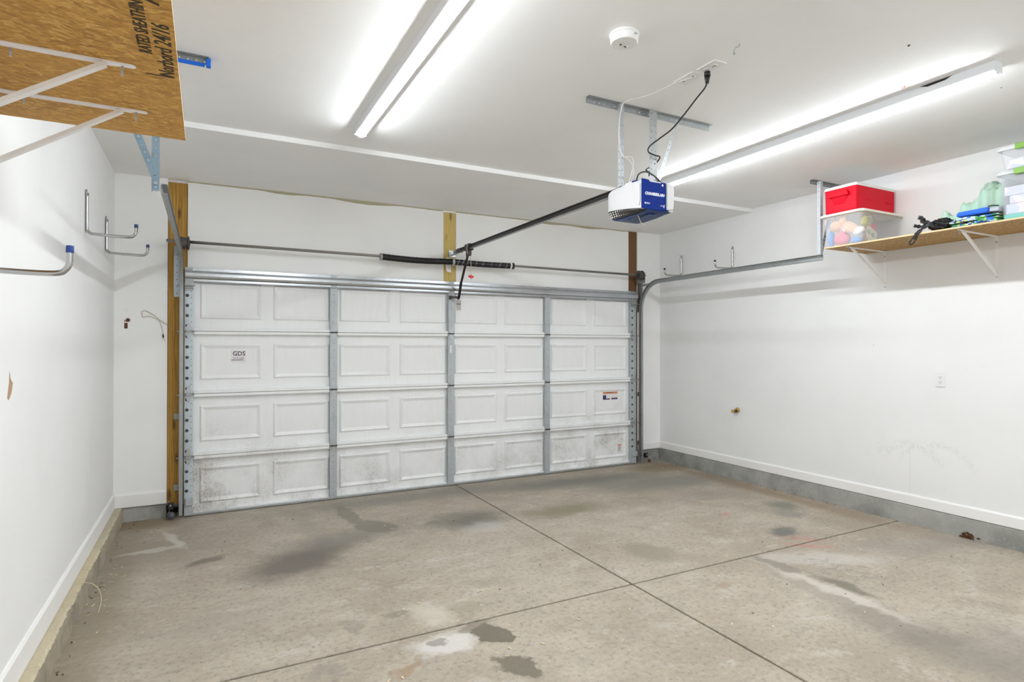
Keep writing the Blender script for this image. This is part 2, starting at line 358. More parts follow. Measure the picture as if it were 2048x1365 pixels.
# ------------------------------------------------------------------ mesh helpers
class MB:
    def __init__(s): s.b = bmesh.new()
    def hexa(s, P):
        v = [s.b.verts.new(p) for p in P]
        for f in ((0,3,2,1),(4,5,6,7),(0,1,5,4),(1,2,6,5),(2,3,7,6),(3,0,4,7)): s.b.faces.new([v[i] for i in f])
        return s
    def box(s, x0, x1, y0, y1, z0, z1):
        return s.hexa([(x0,y0,z0),(x1,y0,z0),(x1,y1,z0),(x0,y1,z0),(x0,y0,z1),(x1,y0,z1),(x1,y1,z1),(x0,y1,z1)])
    def bar(s, a, b, u, wu, wv):
        """box from a to b; section wu along u and wv across it"""
        a, b, u = Vector(a), Vector(b), Vector(u)
        d = (b-a).normalized(); u = (u - d*u.dot(d)).normalized(); v = d.cross(u)
        c = [(-1,-1),(1,-1),(1,1),(-1,1)]
        return s.hexa([a+u*(i*wu/2)+v*(j*wv/2) for i, j in c] + [b+u*(i*wu/2)+v*(j*wv/2) for i, j in c])
    def tube(s, pts, r, n=10, caps=True, flat=None):
        pts = [Vector(p) for p in pts]; rings = []
        rr = r if isinstance(r, (list, tuple)) else [r]*len(pts)
        u = None
        for i, p in enumerate(pts):
            d = (pts[min(i+1, len(pts)-1)] - pts[max(i-1, 0)]).normalized()
            if u is None:
                u = d.orthogonal().normalized()
            u = (u - d*u.dot(d))
            u = u.normalized() if u.length > 1e-6 else d.orthogonal().normalized()
            v = d.cross(u)
            rings.append([s.b.verts.new(p + (u*math.cos(2*math.pi*k/n) + v*math.sin(2*math.pi*k/n))*rr[i]) for k in range(n)])
        for a, b in zip(rings, rings[1:]):
            for k in range(n):
                f = s.b.faces.new((a[k], a[(k+1)%n], b[(k+1)%n], b[k])); f.smooth = True
        if caps: s.b.faces.new(rings[0][::-1]); s.b.faces.new(rings[-1])
        return s
    def cyl(s, a, b, r, n=20, r2=None): return s.tube([a, b], [r, r if r2 is None else r2], n)
    def lathe(s, c, prof, n=40, axis='Z'):
        c = Vector(c); rings = []
        for r, h in prof:
            ring = []
            for k in range(n):
                a = 2*math.pi*k/n; q = (r*math.cos(a), r*math.sin(a), h)
                if axis == 'X': q = (h, r*math.cos(a), r*math.sin(a))
                if axis == 'Y': q = (r*math.cos(a), h, r*math.sin(a))
                ring.append(s.b.verts.new(c+Vector(q)))
            rings.append(ring)
        for a, b in zip(rings, rings[1:]):
            for k in range(n): s.b.faces.new((a[k], a[(k+1)%n], b[(k+1)%n], b[k]))
        s.b.faces.new(rings[0][::-1]); s.b.faces.new(rings[-1]); return s
    def poly(s, pts, thick):
        """prism: planar polygon extruded by the vector thick"""
        t = Vector(thick); a = [s.b.verts.new(p) for p in pts]; b = [s.b.verts.new(Vector(p)+t) for p in pts]
        s.b.faces.new(a[::-1]); s.b.faces.new(b); n = len(a)
        for k in range(n): s.b.faces.new((a[k], a[(k+1)%n], b[(k+1)%n], b[k]))
        return s
    def plate(s, o, u, v, L, W, pitch, hr, th=.0016, start=0, hu=None, nseg=8):
        """strip of sheet metal, length L along u and width W along v, with a row of real holes"""
        o, u, v = Vector(o), Vector(u).normalized(), Vector(v).normalized(); n = u.cross(v)*th
        N = max(1, round(L/pitch)); pt = L/N; hu = hu or hr
        for i in range(N):
            x0, x1, cx = i*pt, (i+1)*pt, (i+.5)*pt
            outer = [(x1, W/2), (x1, W), (cx, W), (x0, W), (x0, W/2), (x0, 0), (cx, 0), (x1, 0)]
            inner = [(cx+hu*math.cos(math.pi/4*k), W/2+hr*math.sin(math.pi/4*k)) for k in range(8)]
            fr = []
            for dz in (0, 1):
                O = [s.b.verts.new(o+u*a+v*b+n*dz) for a, b in outer]; I = [s.b.verts.new(o+u*a+v*b+n*dz) for a, b in inner]
                for k in range(8):
                    q = (O[k], O[(k+1)%8], I[(k+1)%8], I[k]); s.b.faces.new(q if dz else q[::-1])
                fr.append((O, I))
            for k in range(8):
                j = (k+1) % 8
                s.b.faces.new((fr[0][1][k], fr[0][1][j], fr[1][1][j], fr[1][1][k]))
            for k in (1, 2, 5, 6):
                j = k+1; s.b.faces.new((fr[0][0][j], fr[0][0][k], fr[1][0][k], fr[1][0][j]))
        return s
    def angle(s, o, u, v, w_, L, W=.032, pitch=.038, hr=.0045):
        """perforated angle: two flanges sharing the edge o + u t, one along v, one along w_"""
        s.plate(o, u, v, L, W, pitch, hr); s.plate(o, u, w_, L, W, pitch, hr); return s
    def build(s, name, m, parent=None, bevel=0, seg=2, smooth=False, solid=False):
        bmesh.ops.recalc_face_normals(s.b, faces=s.b.faces)
        me = bpy.data.meshes.new(name); 
        if smooth:
            for f in s.b.faces: f.smooth = True
        s.b.to_mesh(me); s.b.free()
        for x in (m if isinstance(m, (list, tuple)) else [m]): me.materials.append(x)
        o = bpy.data.objects.new(name, me); col.objects.link(o)
        if parent: o.parent = parent; o.matrix_parent_inverse = Matrix.Translation(-parent.location)
        if bevel:
            md = o.modifiers.new('bevel', 'BEVEL'); md.width = bevel; md.segments = seg; md.limit_method = 'ANGLE'; md.angle_limit = R(40)
            md.harden_normals = False
        return o
def empty(name, loc=(0, 0, 0)):
    o = bpy.data.objects.new(name, None); col.objects.link(o); o.location = loc; o.empty_display_size = .1; return o
def tag(o, label, cat, group=None, kind=None):
    o['label'] = label; o['category'] = cat
    if group: o['group'] = group
    if kind: o['kind'] = kind
    return o
def struct(o): o['kind'] = 'structure'; return o
def reparent(o, p):
    o.parent = p; o.matrix_parent_inverse = Matrix.Translation(-p.location); return o
def text(name, body, size, o, r_, u_, m, parent, depth=.0004, shear=0, xs=1.0, bold=0.0):
    """lettering as thin geometry: origin o, reading direction r_, letter-up direction u_"""
    c = bpy.data.curves.new(name, 'FONT'); c.body = body; c.size = size; c.extrude = depth; c.shear = shear; c.offset = bold
    c.resolution_u = 2
    t = bpy.data.objects.new('tmp', c); col.objects.link(t)
    bpy.context.view_layer.update()
    me = bpy.data.meshes.new_from_object(t.evaluated_get(bpy.context.evaluated_depsgraph_get()))
    bpy.data.objects.remove(t)
    r_, u_ = Vector(r_).normalized(), Vector(u_).normalized(); n = r_.cross(u_)
    T = Matrix((r_*xs, u_, n)).transposed().to_4x4(); T.translation = Vector(o)
    me.transform(T); me.materials.clear(); me.materials.append(m)
    ob = bpy.data.objects.new(name, me); col.objects.link(ob)
    if parent: reparent(ob, parent)
    return ob
def bez(pts, n=8):
    """Catmull-Rom through points"""
    P = [Vector(p) for p in pts]; out = []
    for i in range(len(P)-1):
        a, b, c, d = P[max(i-1, 0)], P[i], P[i+1], P[min(i+2, len(P)-1)]
        for k in range(n):
            t = k/n; out.append(.5*((2*b)+(c-a)*t+(2*a-5*b+4*c-d)*t*t+(3*b-a-3*c+d)*t**3))
    out.append(P[-1]); return out

# ------------------------------------------------------------------ setting
# floor: a bed, and slabs cast on it with tooled joints between
fl = struct(MB().box(WL-.15, WR+.15, WB-.1, .5, -.16, -.03).build('floor', M_joint))
JX, JY, JW = .055, -2.875, .0075
def slab(x0, x1, y0, y1):
    b = MB(); b.box(x0, x1, y0, y1, -.03, 0)
    return b.build('slab', M_floor, fl, bevel=.005, seg=2)
slab(WL-.12, JX-JW, JY+JW, .45); slab(JX+JW*.8, WR+.12, JY+JW, .45)
slab(WL-.12, JX-JW, WB-.05, JY-JW); slab(JX+JW*.8, WR+.12, WB-.05, JY-JW)
# ceiling with the slightly lower strip in front of the door
cb = MB(); cb.box(WL-.1, WR+.1, WB-.1, SOF, ZM, ZM+.15); cb.box(WL-.1, WR+.1, SOF, .3, ZL, ZM+.15)
struct(cb.build('ceiling', M_ceil))
# side walls (drywall above the foundation curbs)
wl_ = struct(MB().box(WL-.12, WL, WB, .25, .115, ZM+.01).build('wall_left', M_wall))
wr_ = struct(MB().box(WR, WR+.12, WB, .25, .15, ZM+.01).build('wall_right', M_wallr))
struct(MB().box(WL-.12, WR+.12, WB-.12, WB, -.02, ZM+.01).build('wall_back', M_wall))
# front wall round the door opening, with the posts showing between the drywall sheets
P_L, P_C, P_R = (-2.582, -2.432), (-.070, .071), (2.388, 2.528)
DT = 2.150
f = MB()
f.box(WL-.02, P_L[0], WF, WF+.10, .12, ZL+.01)
f.box(P_L[1], P_C[0], WF, WF+.10, DT, ZL+.01); f.box(P_C[1], P_R[0], WF, WF+.10, DT, ZL+.01)
f.box(P_R[1], WR+.02, WF, WF+.10, .152, ZL+.01)
f.box(P_C[0]-.002, P_C[1]+.002, WF+.012, WF+.10, ZL-.020, ZL+.01); f.box(P_L[0]-.002, P_L[1]+.002, WF+.03, WF+.10, ZL-.02, ZL+.01)
wf_ = struct(f.build('wall_front', M_wallf))
def post(i, x0, x1, z0, z1, m, y=.012):
    b = MB(); b.box(x0+.002, x1-.002, WF+y, WF+.14, z0, z1)
    struct(b.build('trim_%d' % i, m, bevel=.003))
post(1, P_L[0], P_L[1], .10, ZL-.022, M_wood_l); post(2, P_C[0], P_C[1], DT, ZL-.02, M_wood_c, .004); post(3, P_R[0], P_R[1], .13, ZL, M_wood_r)
# tan tape line where ceiling and front wall meet, ragged lower edge
def ragged(name, x0, x1, z_top, amp, base, m, parent, y=WF, n=90, seed=1):
    b = MB(); rnd = random.Random(seed); prev = None
    for i in range(n+1):
        x = x0+(x1-x0)*i/n; h = base+amp*max(0, noise.noise(Vector((x*2.3+seed, 1.7, 0)))+.12)*1.6+rnd.random()*.002
        cur = [b.b.verts.new((x, yy, z)) for yy, z in ((y-.0015, z_top), (y-.0015, z_top-h), (y+.001, z_top-h), (y+.001, z_top))]
        if prev:
            for k in range(4): b.b.faces.new((prev[k], prev[(k+1) % 4], cur[(k+1) % 4], cur[k]))
        else: b.b.faces.new(cur)
        prev = cur
    b.b.faces.new(prev[::-1]); return b.build(name, m, parent)
ragged('joint_tape', P_L[1], P_C[0], ZL, .022, .011, M_tan, wf_, seed=2); ragged('joint_tape', P_C[1], P_R[0], ZL, .028, .010, M_tan, wf_, seed=5)
# the outside of the opening is closed off behind the door
struct(MB().box(-2.60, 2.50, WF+.14, WF+.2, -.02, ZL).build('trim_7', M_dark))

# foundation curbs
def curb(name, P0, P1, out, h, wid, m, seed, rough=.012, n=160, top=None):
    """concrete stem wall from P0 to P1 whose face stands 'wid' out of the wall along out"""
    b = MB(); P0, P1, out = Vector(P0), Vector(P1), Vector(out)
    prof = [(-.10, 0), (wid+.006, 0), (wid+.004, h*.35), (wid+.001, h*.7), (wid-.002, h-.012), (wid-.012, h), (-.10, h)]
    prev = None
    for i in range(n+1):
        p = P0.lerp(P1, i/n); cur = []
        for j, (o_, z) in enumerate(prof):
            k = 0 if j in (0, 6) or j == 1 and False else 1
            nz = noise.noise(Vector((p.x*6+seed, p.y*6, z*16)))*rough*.35 + noise.noise(Vector((p.x*28, p.y*28+seed, z*50)))*rough*.6 + noise.noise(Vector((p.x*70, p.y*70+seed, z*90)))*rough*.45
            chip = -max(0, noise.noise(Vector((p.x*9, p.y*9+seed*3, 3)))-.15)*rough*2.0 if j in (4, 5) else 0
            cur.append(b.b.verts.new(p + out*(o_+k*(nz+chip)) + Vector((0, 0, z + (chip*.6 if j == 5 else 0)))))
        if prev:
            for k in range(len(prof)): 
                f = b.b.faces.new((prev[k], prev[(k+1) % len(prof)], cur[(k+1) % len(prof)], cur[k]))
                f.material_index = 1 if (top and k in (4, 5)) else 0
        else: b.b.faces.new(cur)
        prev = cur
    b.b.faces.new(prev[::-1])
    return struct(b.build(name, [m, top] if top else m))
curb('trim_4', (WL, WB, 0), (WL, WF+.08, 0), (1, 0, 0), .122, .062, M_curbl, 3, .010, 700, M_curbw)
curb('trim_5', (WR, WB, 0), (WR, WF+.05, 0), (-1, 0, 0), .155, .014, M_curb, 9, .0035, 260)
curb('trim_6', (WL+.02, WF+.02, 0), (P_L[0]-.004, WF+.02, 0), (0, -1, 0), .122, .012, M_curb, 5, .003, 30)
curb('trim_8', (P_R[1]+.004, WF+.02, 0), (WR, WF+.02, 0), (0, -1, 0), .154, .012, M_curb, 6, .003, 30)
def baseboard(name, P0, P1, out, z0, z1):
    P0, P1, o = Vector(P0), Vector(P1), Vector(out); t = .013
    b = MB(); pr = [(0, z0), (t, z0), (t, z1-.012), (t*.45, z1), (0, z1)]
    b.poly([P0+o*a+Vector((0, 0, z)) for a, z in pr], P1-P0); return struct(b.build(name, M_trimw))
baseboard('baseboard_left', (WL, WB, 0), (WL, WF, 0), (1, 0, 0), .125, .243)
baseboard('baseboard_right', (WR, WF, 0), (WR, WB, 0), (-1, 0, 0), .157, .243)
baseboard('baseboard_front', (P_L[0], WF, 0), (WL+.013, WF, 0), (0, -1, 0), .125, .235)
baseboard('baseboard_front_right', (WR-.013, WF, 0), (P_R[1], WF, 0), (0, -1, 0), .157, .243)
# damage on the walls
MB().box(-2.892, -2.868, WF-.001, WF+.002, 1.612, 1.660).build('hole', M_hole, wf_)
MB().cyl((-2.866, WF-.002, 1.683), (-2.866, WF+.002, 1.683), .016, 14).build('hole', M_hole, wf_)
MB().box(-2.893, -2.872, WF-.001, WF+.002, 1.668, 1.684).build('hole', M_brownp, wf_)
MB().cyl((-2.881, WF-.001, 1.765), (-2.881, WF+.002, 1.765), .018, 14).build('patch', M_trimw, wf_)
MB().poly([(WL+.001, -2.835, 1.372), (WL+.001, -2.820, 1.345), (WL+.001, -2.790, 1.325), (WL+.001, -2.805, 1.29), (WL+.001, -2.830, 1.27), (WL+.001, -2.845, 1.262), (WL+.001, -2.860, 1.272), (WL+.001, -2.850, 1.30), (WL+.001, -2.838, 1.33)], (-.003, 0, 0)).build('torn_patch', M_brownp, wl_)

# ------------------------------------------------------------------ garage door
SH = [0.012, .515, 1.052, 1.595, 2.120]
XS = [(-2.450, -2.386), (-1.240, -1.175), (-.040, .027), (1.140, 1.205), (2.372, 2.452)]
SK = .046      # depth of the door skin behind the faces of stiles and rails
door = struct(empty('door_1', (0, 0, 0)))
secs = []
PH = .155
pm = None
for i in range(4):
    z0, z1 = SH[i]+.0015, SH[i+1]-.0015
    b = MB(); b.box(-2.455, 2.455, SK, SK+.006, z0, z1)
    s_ = b.build('door_section', M_door, door); secs.append(s_)
    # pressed panels: ridge round each, sloping back to a flat field
    cz = (z0+z1)/2 + (.004 if i else -.01)
    for k in range(4):
        for j in range(2):
            wd = .492; cx = -2.086+.596*(2*k+j)
            b = MB(); hw, hh = wd/2, PH
            rings = [(hw+.004, hh+.004, 0), (hw-.008, hh-.008, -.012), (hw-.012, hh-.012, -.0125), (hw-.046, hh-.046, .0035), (hw-.052, hh-.052, .0035)]
            pr = None
            for (a, c_, y) in rings:
                cur = [b.b.verts.new((cx+sx*a, SK+y, cz+sz*c_)) for sx, sz in ((-1, -1), (1, -1), (1, 1), (-1, 1))]
                if pr:
                    for q in range(4): b.b.faces.new((pr[q], pr[(q+1) % 4], cur[(q+1) % 4], cur[q]))
                pr = cur
            b.b.faces.new(pr)
            b.build('panel', M_door, s_)
    # folded top and bottom edges of the section stand proud as white rails between the stiles
    for k in range(4):
        xa, xb = XS[k][1], XS[k+1][0]
        if i < 3: MB().box(xa+.002, xb-.002, .002, SK, z1-.026, z1).build('rail', M_door, s_, bevel=.004)
        if i > 0: MB().box(xa+.002, xb-.002, .000, SK, z0, z0+.026).build('rail', M_door, s_, bevel=.004)
        if i == 0: MB().box(xa+.002, xb-.002, .012, SK, z0, z0+.022).build('rail', M_door, s_, bevel=.003)
    # stiles
    for k, (xa, xb) in enumerate(XS):
        end = k in (0, 4); b = MB(); ms = M_stilel if k == 0 else M_stile
        zz0, zz1 = z0+.001, z1-.001; L = zz1-zz0
        if end:
            xl, xr = (xa, xb)
            b.plate((xl, -.004, zz0), (0, 0, 1), (1, 0, 0), L, (xr-xl)*.55, .0875, .0145)
            b.plate((xl+(xr-xl)*.55, -.004, zz0), (0, 0, 1), (1, 0, 0), L, (xr-xl)*.45, .0525, .0038)
        else:
            W = xb-xa
            b.plate((xa, -.002, zz0), (0, 0, 1), (1, 0, 0), L, W, .066 if k != 2 or i < 3 else .026, .0036)
            if k == 2 and i == 3:   # opener reinforcement
                b.plate((xa+.004, -.006, zz0), (0, 0, 1), (1, 0, 0), L, W*.4, .026, .003); b.plate((xa+W*.5, -.006, zz0), (0, 0, 1), (1, 0, 0), L, W*.4, .026, .003)
        b.box(xa, xa+.0015, -.003, SK, zz0, zz1); b.box(xb-.0015, xb, -.003, SK, zz0, zz1)
        nf = len(b.b.faces); b.box(xa+.003, xb-.003, .006, .009, zz0, zz1); b.b.faces.ensure_lookup_table()  # dark strip behind the holes, painted as the shade inside the stile
        for q in range(nf, len(b.b.faces)): b.b.faces[q].material_index = 1
        b.build('stile', [ms, M_stile_shade], s_)
# hinges and rollers
def hinge(cx, z, parent, end=0):
    b = MB(); y = -.0045
    for sgn in (1, -1):
        pts = [(cx-.024, y, z+sgn*.004), (cx+.024, y, z+sgn*.004), (cx+.020, y, z+sgn*.035), (cx+.010, y, z+sgn*.070), (cx-.010, y, z+sgn*.070), (cx-.020, y, z+sgn*.035)]
        b.poly(pts, (0, -.002, 0))
        b.cyl((cx, y-.001, z+sgn*.052), (cx, y-.006, z+sgn*.052), .005, 8); b.cyl((cx-.012, y-.001, z+sgn*.022), (cx-.012, y-.006, z+sgn*.022), .0045, 8); b.cyl((cx+.012, y-.001, z+sgn*.022), (cx+.012, y-.006, z+sgn*.022), .0045, 8)
    h = b.build('hinge', M_galv, parent)
    MB().cyl((cx-.028, y-.008, z), (cx+.028, y-.008, z), .0068, 10).build('hinge_pin', M_iron, parent)
    if end:
        k = MB(); k.box(cx-.022, cx+.022, y-.020, y-.006, z-.012, z+.006)
        k.build('roller_carrier', M_galvd, parent)
        xo = cx+end*.092
        MB().cyl((cx+(-end)*.045, y-.016, z-.004), (xo, y-.016, z-.004), .0052, 10).build('roller_stem', M_galvd, parent)
for z in SH[1:4]:
    for k, (xa, xb) in enumerate(XS): hinge((xa+xb)/2, z, door, {0: -1, 4: 1}.get(k, 0))
for e, (xa, xb) in ((-1, XS[0]), (1, XS[4])):
    cx = (xa+xb)/2
    b = MB(); b.box(xa, xb, -.020, -.006, 2.035, 2.100); b.box(xa, xb, -.032, -.006, 1.965, 1.972); b.box(xa, xb, -.012, -.006, 1.945, 2.035)
    b.build('top_bracket', M_galvd, door)
    MB().cyl((cx-e*.045, -.028, 1.985), (cx+e*.085, -.028, 1.985), .0058, 10).build('roller_stem', M_galvd, door)
    b = MB(); b.box(xa, xb, -.012, -.004, .015, .16); b.box(xa+.01, xb+.005, -.026, -.012, .10, .165); b.build('bottom_bracket', M_stile, door, bevel=.002)
# strut along the top: a hat section
st = MB()
zt = [(-.006, 2.140), (-.012, 2.140), (-.012, 2.116), (-.046, 2.106), (-.050, 2.092), (-.050, 2.068), (-.046, 2.054), (-.012, 2.044), (-.012, 2.026), (-.006, 2.026), (-.006, 2.048), (-.040, 2.060), (-.040, 2.100), (-.006, 2.112)]
st.poly([(-2.452, y, z) for y, z in zt], (4.904, 0, 0)); st.build('strut', galv('strut_steel', (.50, .52, .54), .26, .95), door)
MB().box(-2.452, 2.452, -.006, SK, 2.121, 2.143).build('top_edge', M_door, door)
for xa, xb in XS: MB().box(xa+.004, xb-.004, -.0140, -.0122, 2.020, 2.142).build('strut_clip', M_galvd, door)
MB().box(-2.452, 2.452, .004, .05, .004, .026).build('bottom_seal', M_galv, door, bevel=.003)
# stickers
YP = SK-.0022
s1 = MB().box(-2.090, -1.968, YP-.0008, YP+.0005, 1.318, 1.428).build('sticker', M_paper, door)
text('lettering', 'GDS', .056, (-2.078, YP-.001, 1.380), (1, 0, 0), (0, 0, 1), M_navy_ink, s1, xs=.95, bold=.0008)
text('lettering', '704 933-0800', .020, (-2.074, YP-.001, 1.350), (1, 0, 0), (0, 0, 1), M_navy_ink, s1, xs=.80)
MB().box(-2.088, -1.990, YP-.0014, YP-.0009, 1.338, 1.343).build('printed_line', M_navy_ink, s1)
s2 = MB().box(1.981, 2.205, YP-.0008, YP+.0005, .808, .905).build('sticker', M_paper, door)
MB().box(1.983, 2.203, YP-.0014, YP-.0009, .884, .904).build('orange_band', M_orange, s2)
MB().box(1.983, 2.030, YP-.0014, YP-.0009, .812, .866).build('pictogram', M_navy_ink, s2)
text('lettering', 'WARNING', .022, (2.040, YP-.0016, .886), (1, 0, 0), (0, 0, 1), M_navy_ink, s2)
MB().box(2.032, 2.085, YP-.0014, YP-.0009, .812, .826).build('printed_line', M_navy_ink, s2); MB().box(2.11, 2.203, YP-.0014, YP-.0009, .812, .830).build('printed_line', M_navy_ink, s2)
s3 = MB().box(2.205, 2.262, YP-.0008, YP+.0005, .155, .255).build('sticker', M_paper, door)
MB().box(2.207, 2.26, YP-.0014, YP-.0009, .238, .253).build('orange_band', M_orange, s3)
for z in (.222, .208, .195, .176): MB().box(2.210, 2.252, YP-.0014, YP-.0009, z, z+.005).build('printed_line', M_black_ink, s3)
s4 = MB().box(.066, .116, .0300, .0320, 1.852, 1.955).build('sticker', mat('grey_tag', (.50, .49, .45), .6), door)
MB().box(.066, .116, .0270, .0300, 1.908, 1.914).build('fold', M_dark, s4)
MB().box(-.020, -.004, -.0050, -.0045, 1.395, 1.475).build('sticker', M_whitep, door)

# ------------------------------------------------------------------ door tracks
def track(side, xc, y_end, label):
    """vertical rail, quarter bend and horizontal rail; C section open towards the door"""
    r = empty('door_track', (xc, 0, 0)); s = side    # s = +1: door lies towards -X
    zc, rad, yv = 2.245, .33, -.030
    path = [(yv, .03+i*(zc-rad-.03)/20) for i in range(21)]
    path += [(yv-rad+rad*math.cos(a), zc-rad+rad*math.sin(a)) for a in [math.pi/2*i/14 for i in range(1, 15)]]
    nv = 21
    def rail(pts, name, m, parent):
        b = MB(); prev = None
        for i, (y, z) in enumerate(pts):
            y0, z0 = pts[max(i-1, 0)]; y1, z1 = pts[min(i+1, len(pts)-1)]
            d = Vector((0, y1-y0, z1-z0)).normalized(); nrm = Vector((0, -d.z, d.y))     # across the track
            X = Vector((1, 0, 0))
            pr = []
            sec = [(-.0, -.025), (.026, -.025), (.030, -.012), (.032, 0), (.030, .012), (.026, .025), (0, .025),
                   (0, .0225), (.024, .0225), (.0275, .012), (.0295, 0), (.0275, -.012), (.024, -.0225), (0, -.0225)]
            for a, c_ in sec: pr.append(b.b.verts.new(Vector((xc, y, z)) + X*(s*(a-.015)) + nrm*c_))
            if prev:
                for q in range(len(sec)): b.b.faces.new((prev[q], prev[(q+1) % len(sec)], pr[(q+1) % len(sec)], pr[q]))
            else: b.b.faces.new(pr[::-1])
            prev = pr
        b.b.faces.new(prev); return b.build(name, m, parent)
    rail(path[:nv], 'vertical_rail', M_galvd, r)
    rail(path[nv-1:] + [(y_end*.5, zc+.003), (y_end, zc+.005)], 'curved_rail', M_galvd, r)
    # flag bracket and angle to the wall
    xo = xc+s*.015
    b = MB(); b.plate((xo-s*0, .055, 1.89), (0, 0, 1), (s, 0, 0), .36, .045, .06, .005, .002); b.box(min(xo, xo+s*.002), max(xo, xo+s*.002), -.04, .055, 1.89, 2.25)
    b.build('flag_bracket', M_galvl if s < 0 else M_galvd, r)
    for z in (.25, .86):
        b = MB(); b.box(min(xo, xo+s*.040), max(xo, xo+s*.040), .052, .055, z-.025, z+.025); b.box(min(xo, xo+s*.002), max(xo, xo+s*.002), -.03, .055, z-.025, z+.025)
        b.cyl((xo+s*.024, .052, z), (xo+s*.024, .045, z), .008, 8)
        b.build('track_clip', M_galvd, r)
    # short perforated angle from the bend back to the wall
    b = MB(); b.plate((xo+s*.004, .05, 2.205), (0, -1, 0), (0, 0, 1), .30, .032, .038, .0045)
    b.build('tie_angle', M_galv, r)
    return tag(r, label, 'track')
track(-1, -2.475, -2.39, 'galvanised door track on the left, bending overhead beside the orange post')
track(1, 2.512, -2.450, 'galvanised door track on the right, running below the chrome hooks')

# ceiling hangers of perforated angle
h = empty('track_hanger', (-2.51, -2.40, ZM))
b = MB(); b.angle((-2.80, -2.385, ZM-.001), (1, 0, 0), (0, 0, -1), (0, -1, 0), .52); b.build('ceiling_angle', M_galvd, h)
b = MB(); b.box(-2.46, -2.298, -2.390, -2.383, ZM-.044, ZM-.026); b.build('tape', M_bluet, h)
b = MB(); b.box(-2.292, -2.270, -2.410, -2.380, ZM-.046, ZM-.006); b.build('tape', M_bluet, h, bevel=.003)
b = MB(); b.angle((-2.525, -2.392, 2.235), (0, 0, 1), (1, 0, 0), (0, 1, 0), .695); b.build('upright_angle', M_galvb, h)
d = Vector((-.245, 0, .655)); b = MB(); b.plate((-2.520, -2.396, 2.285), d, Vector((.936, 0, .35)), d.length, .03, .038, .005); b.bar(Vector((-2.520, -2.380, 2.285)), Vector((-2.520, -2.380, 2.285))+d, (0, 1, 0), .03, .002); b.build('brace', M_galvb, h)
MB().cyl((-2.508, -2.40, 2.27), (-2.508, -2.408, 2.27), .009, 6).build('bolt', M_galvd, h)
tag(h, 'bluish perforated hanger with blue tape on its end, behind the left shelf board', 'hanger')
h = empty('track_hanger', (2.53, -2.42, ZM))
b = MB(); b.angle((2.445, -2.385, ZM-.001), (1, 0, 0), (0, 0, -1), (0, -1, 0), .44); b.build('ceiling_angle', M_galvd, h)
b = MB(); b.angle((2.524, -2.428, 2.262), (0, 0, 1), (1, 0, 0), (0, 1, 0), .668); b.build('upright_angle', galv('light_galvanised', (.66, .70, .74), .5, .3), h)
d = Vector((.20, 0, .66)); b = MB(); b.plate((2.556, -2.400, 2.272), d, Vector((.95, 0, -.29)), d.length, .03, .038, .005); b.build('brace', M_galvd, h)
tag(h, 'perforated steel hanger beside the red cooler, holding the right track', 'hanger')
h = empty('opener_hanger', (.03, -2.95, ZM))
b = MB(); b.angle((-.310, -2.905, ZM-.001), (1, 0, 0), (0, 0, -1), (0, -1, 0), .99, .034); b.build('ceiling_angle', M_galvd, h)
b = MB(); b.angle((-.088, -2.945, 2.430), (0, 0, 1), (1, 0, 0), (0, 1, 0), .50, .024); b.build('upright_angle', M_galv, h)
b = MB(); b.angle((.163, -2.945, 2.430), (0, 0, 1), (1, 0, 0), (0, 1, 0), .50, .030); b.plate((.130, -2.950, 2.43), (0, 0, 1), (1, 0, 0), .50, .032, .038, .0045); b.build('upright_angle', M_galvd, h)
d = Vector((.155, 0, .405)); b = MB(); b.plate((.185, -2.955, 2.50), d, Vector((.93, 0, -.36)), d.length, .026, .038, .0045); b.build('brace', M_galv, h)
MB().box(-.10, .20, -2.960, -2.930, 2.426, 2.432).build('foot_strap', M_galv, h)
tag(h, 'perforated steel hanger above the white and blue opener motor', 'hanger')

# ------------------------------------------------------------------ torsion bar
t_ = empty('torsion_bar', (0, -.085, 2.338))
yb, zb = -.085, 2.338
MB().cyl((-2.585, yb, zb+.012), (2.535, yb, zb), .0130, 16).build('shaft', M_rod, t_)
pts = [(-.772+1.452*i/60, yb, zb+.003-.012*math.sin(math.pi*min(1, i/30))*(i < 30) - .010*math.sin(math.pi*(i-30)/30)*(i >= 30)*.6) for i in range(61)]
rad = [.0315 + (.0006 if i % 2 else -.0006) for i in range(61)]
MB().tube(pts, rad, 18).build('spring', M_spring, t_)
for x0, x1, m in ((-.785, -.765, M_galvd), (.672, .690, M_iron), (.640, .660, M_whitep)):
    MB().cyl((x0, yb, zb+.002), (x1, yb, zb+.002), .0345, 20).build('end_cone', m, t_)
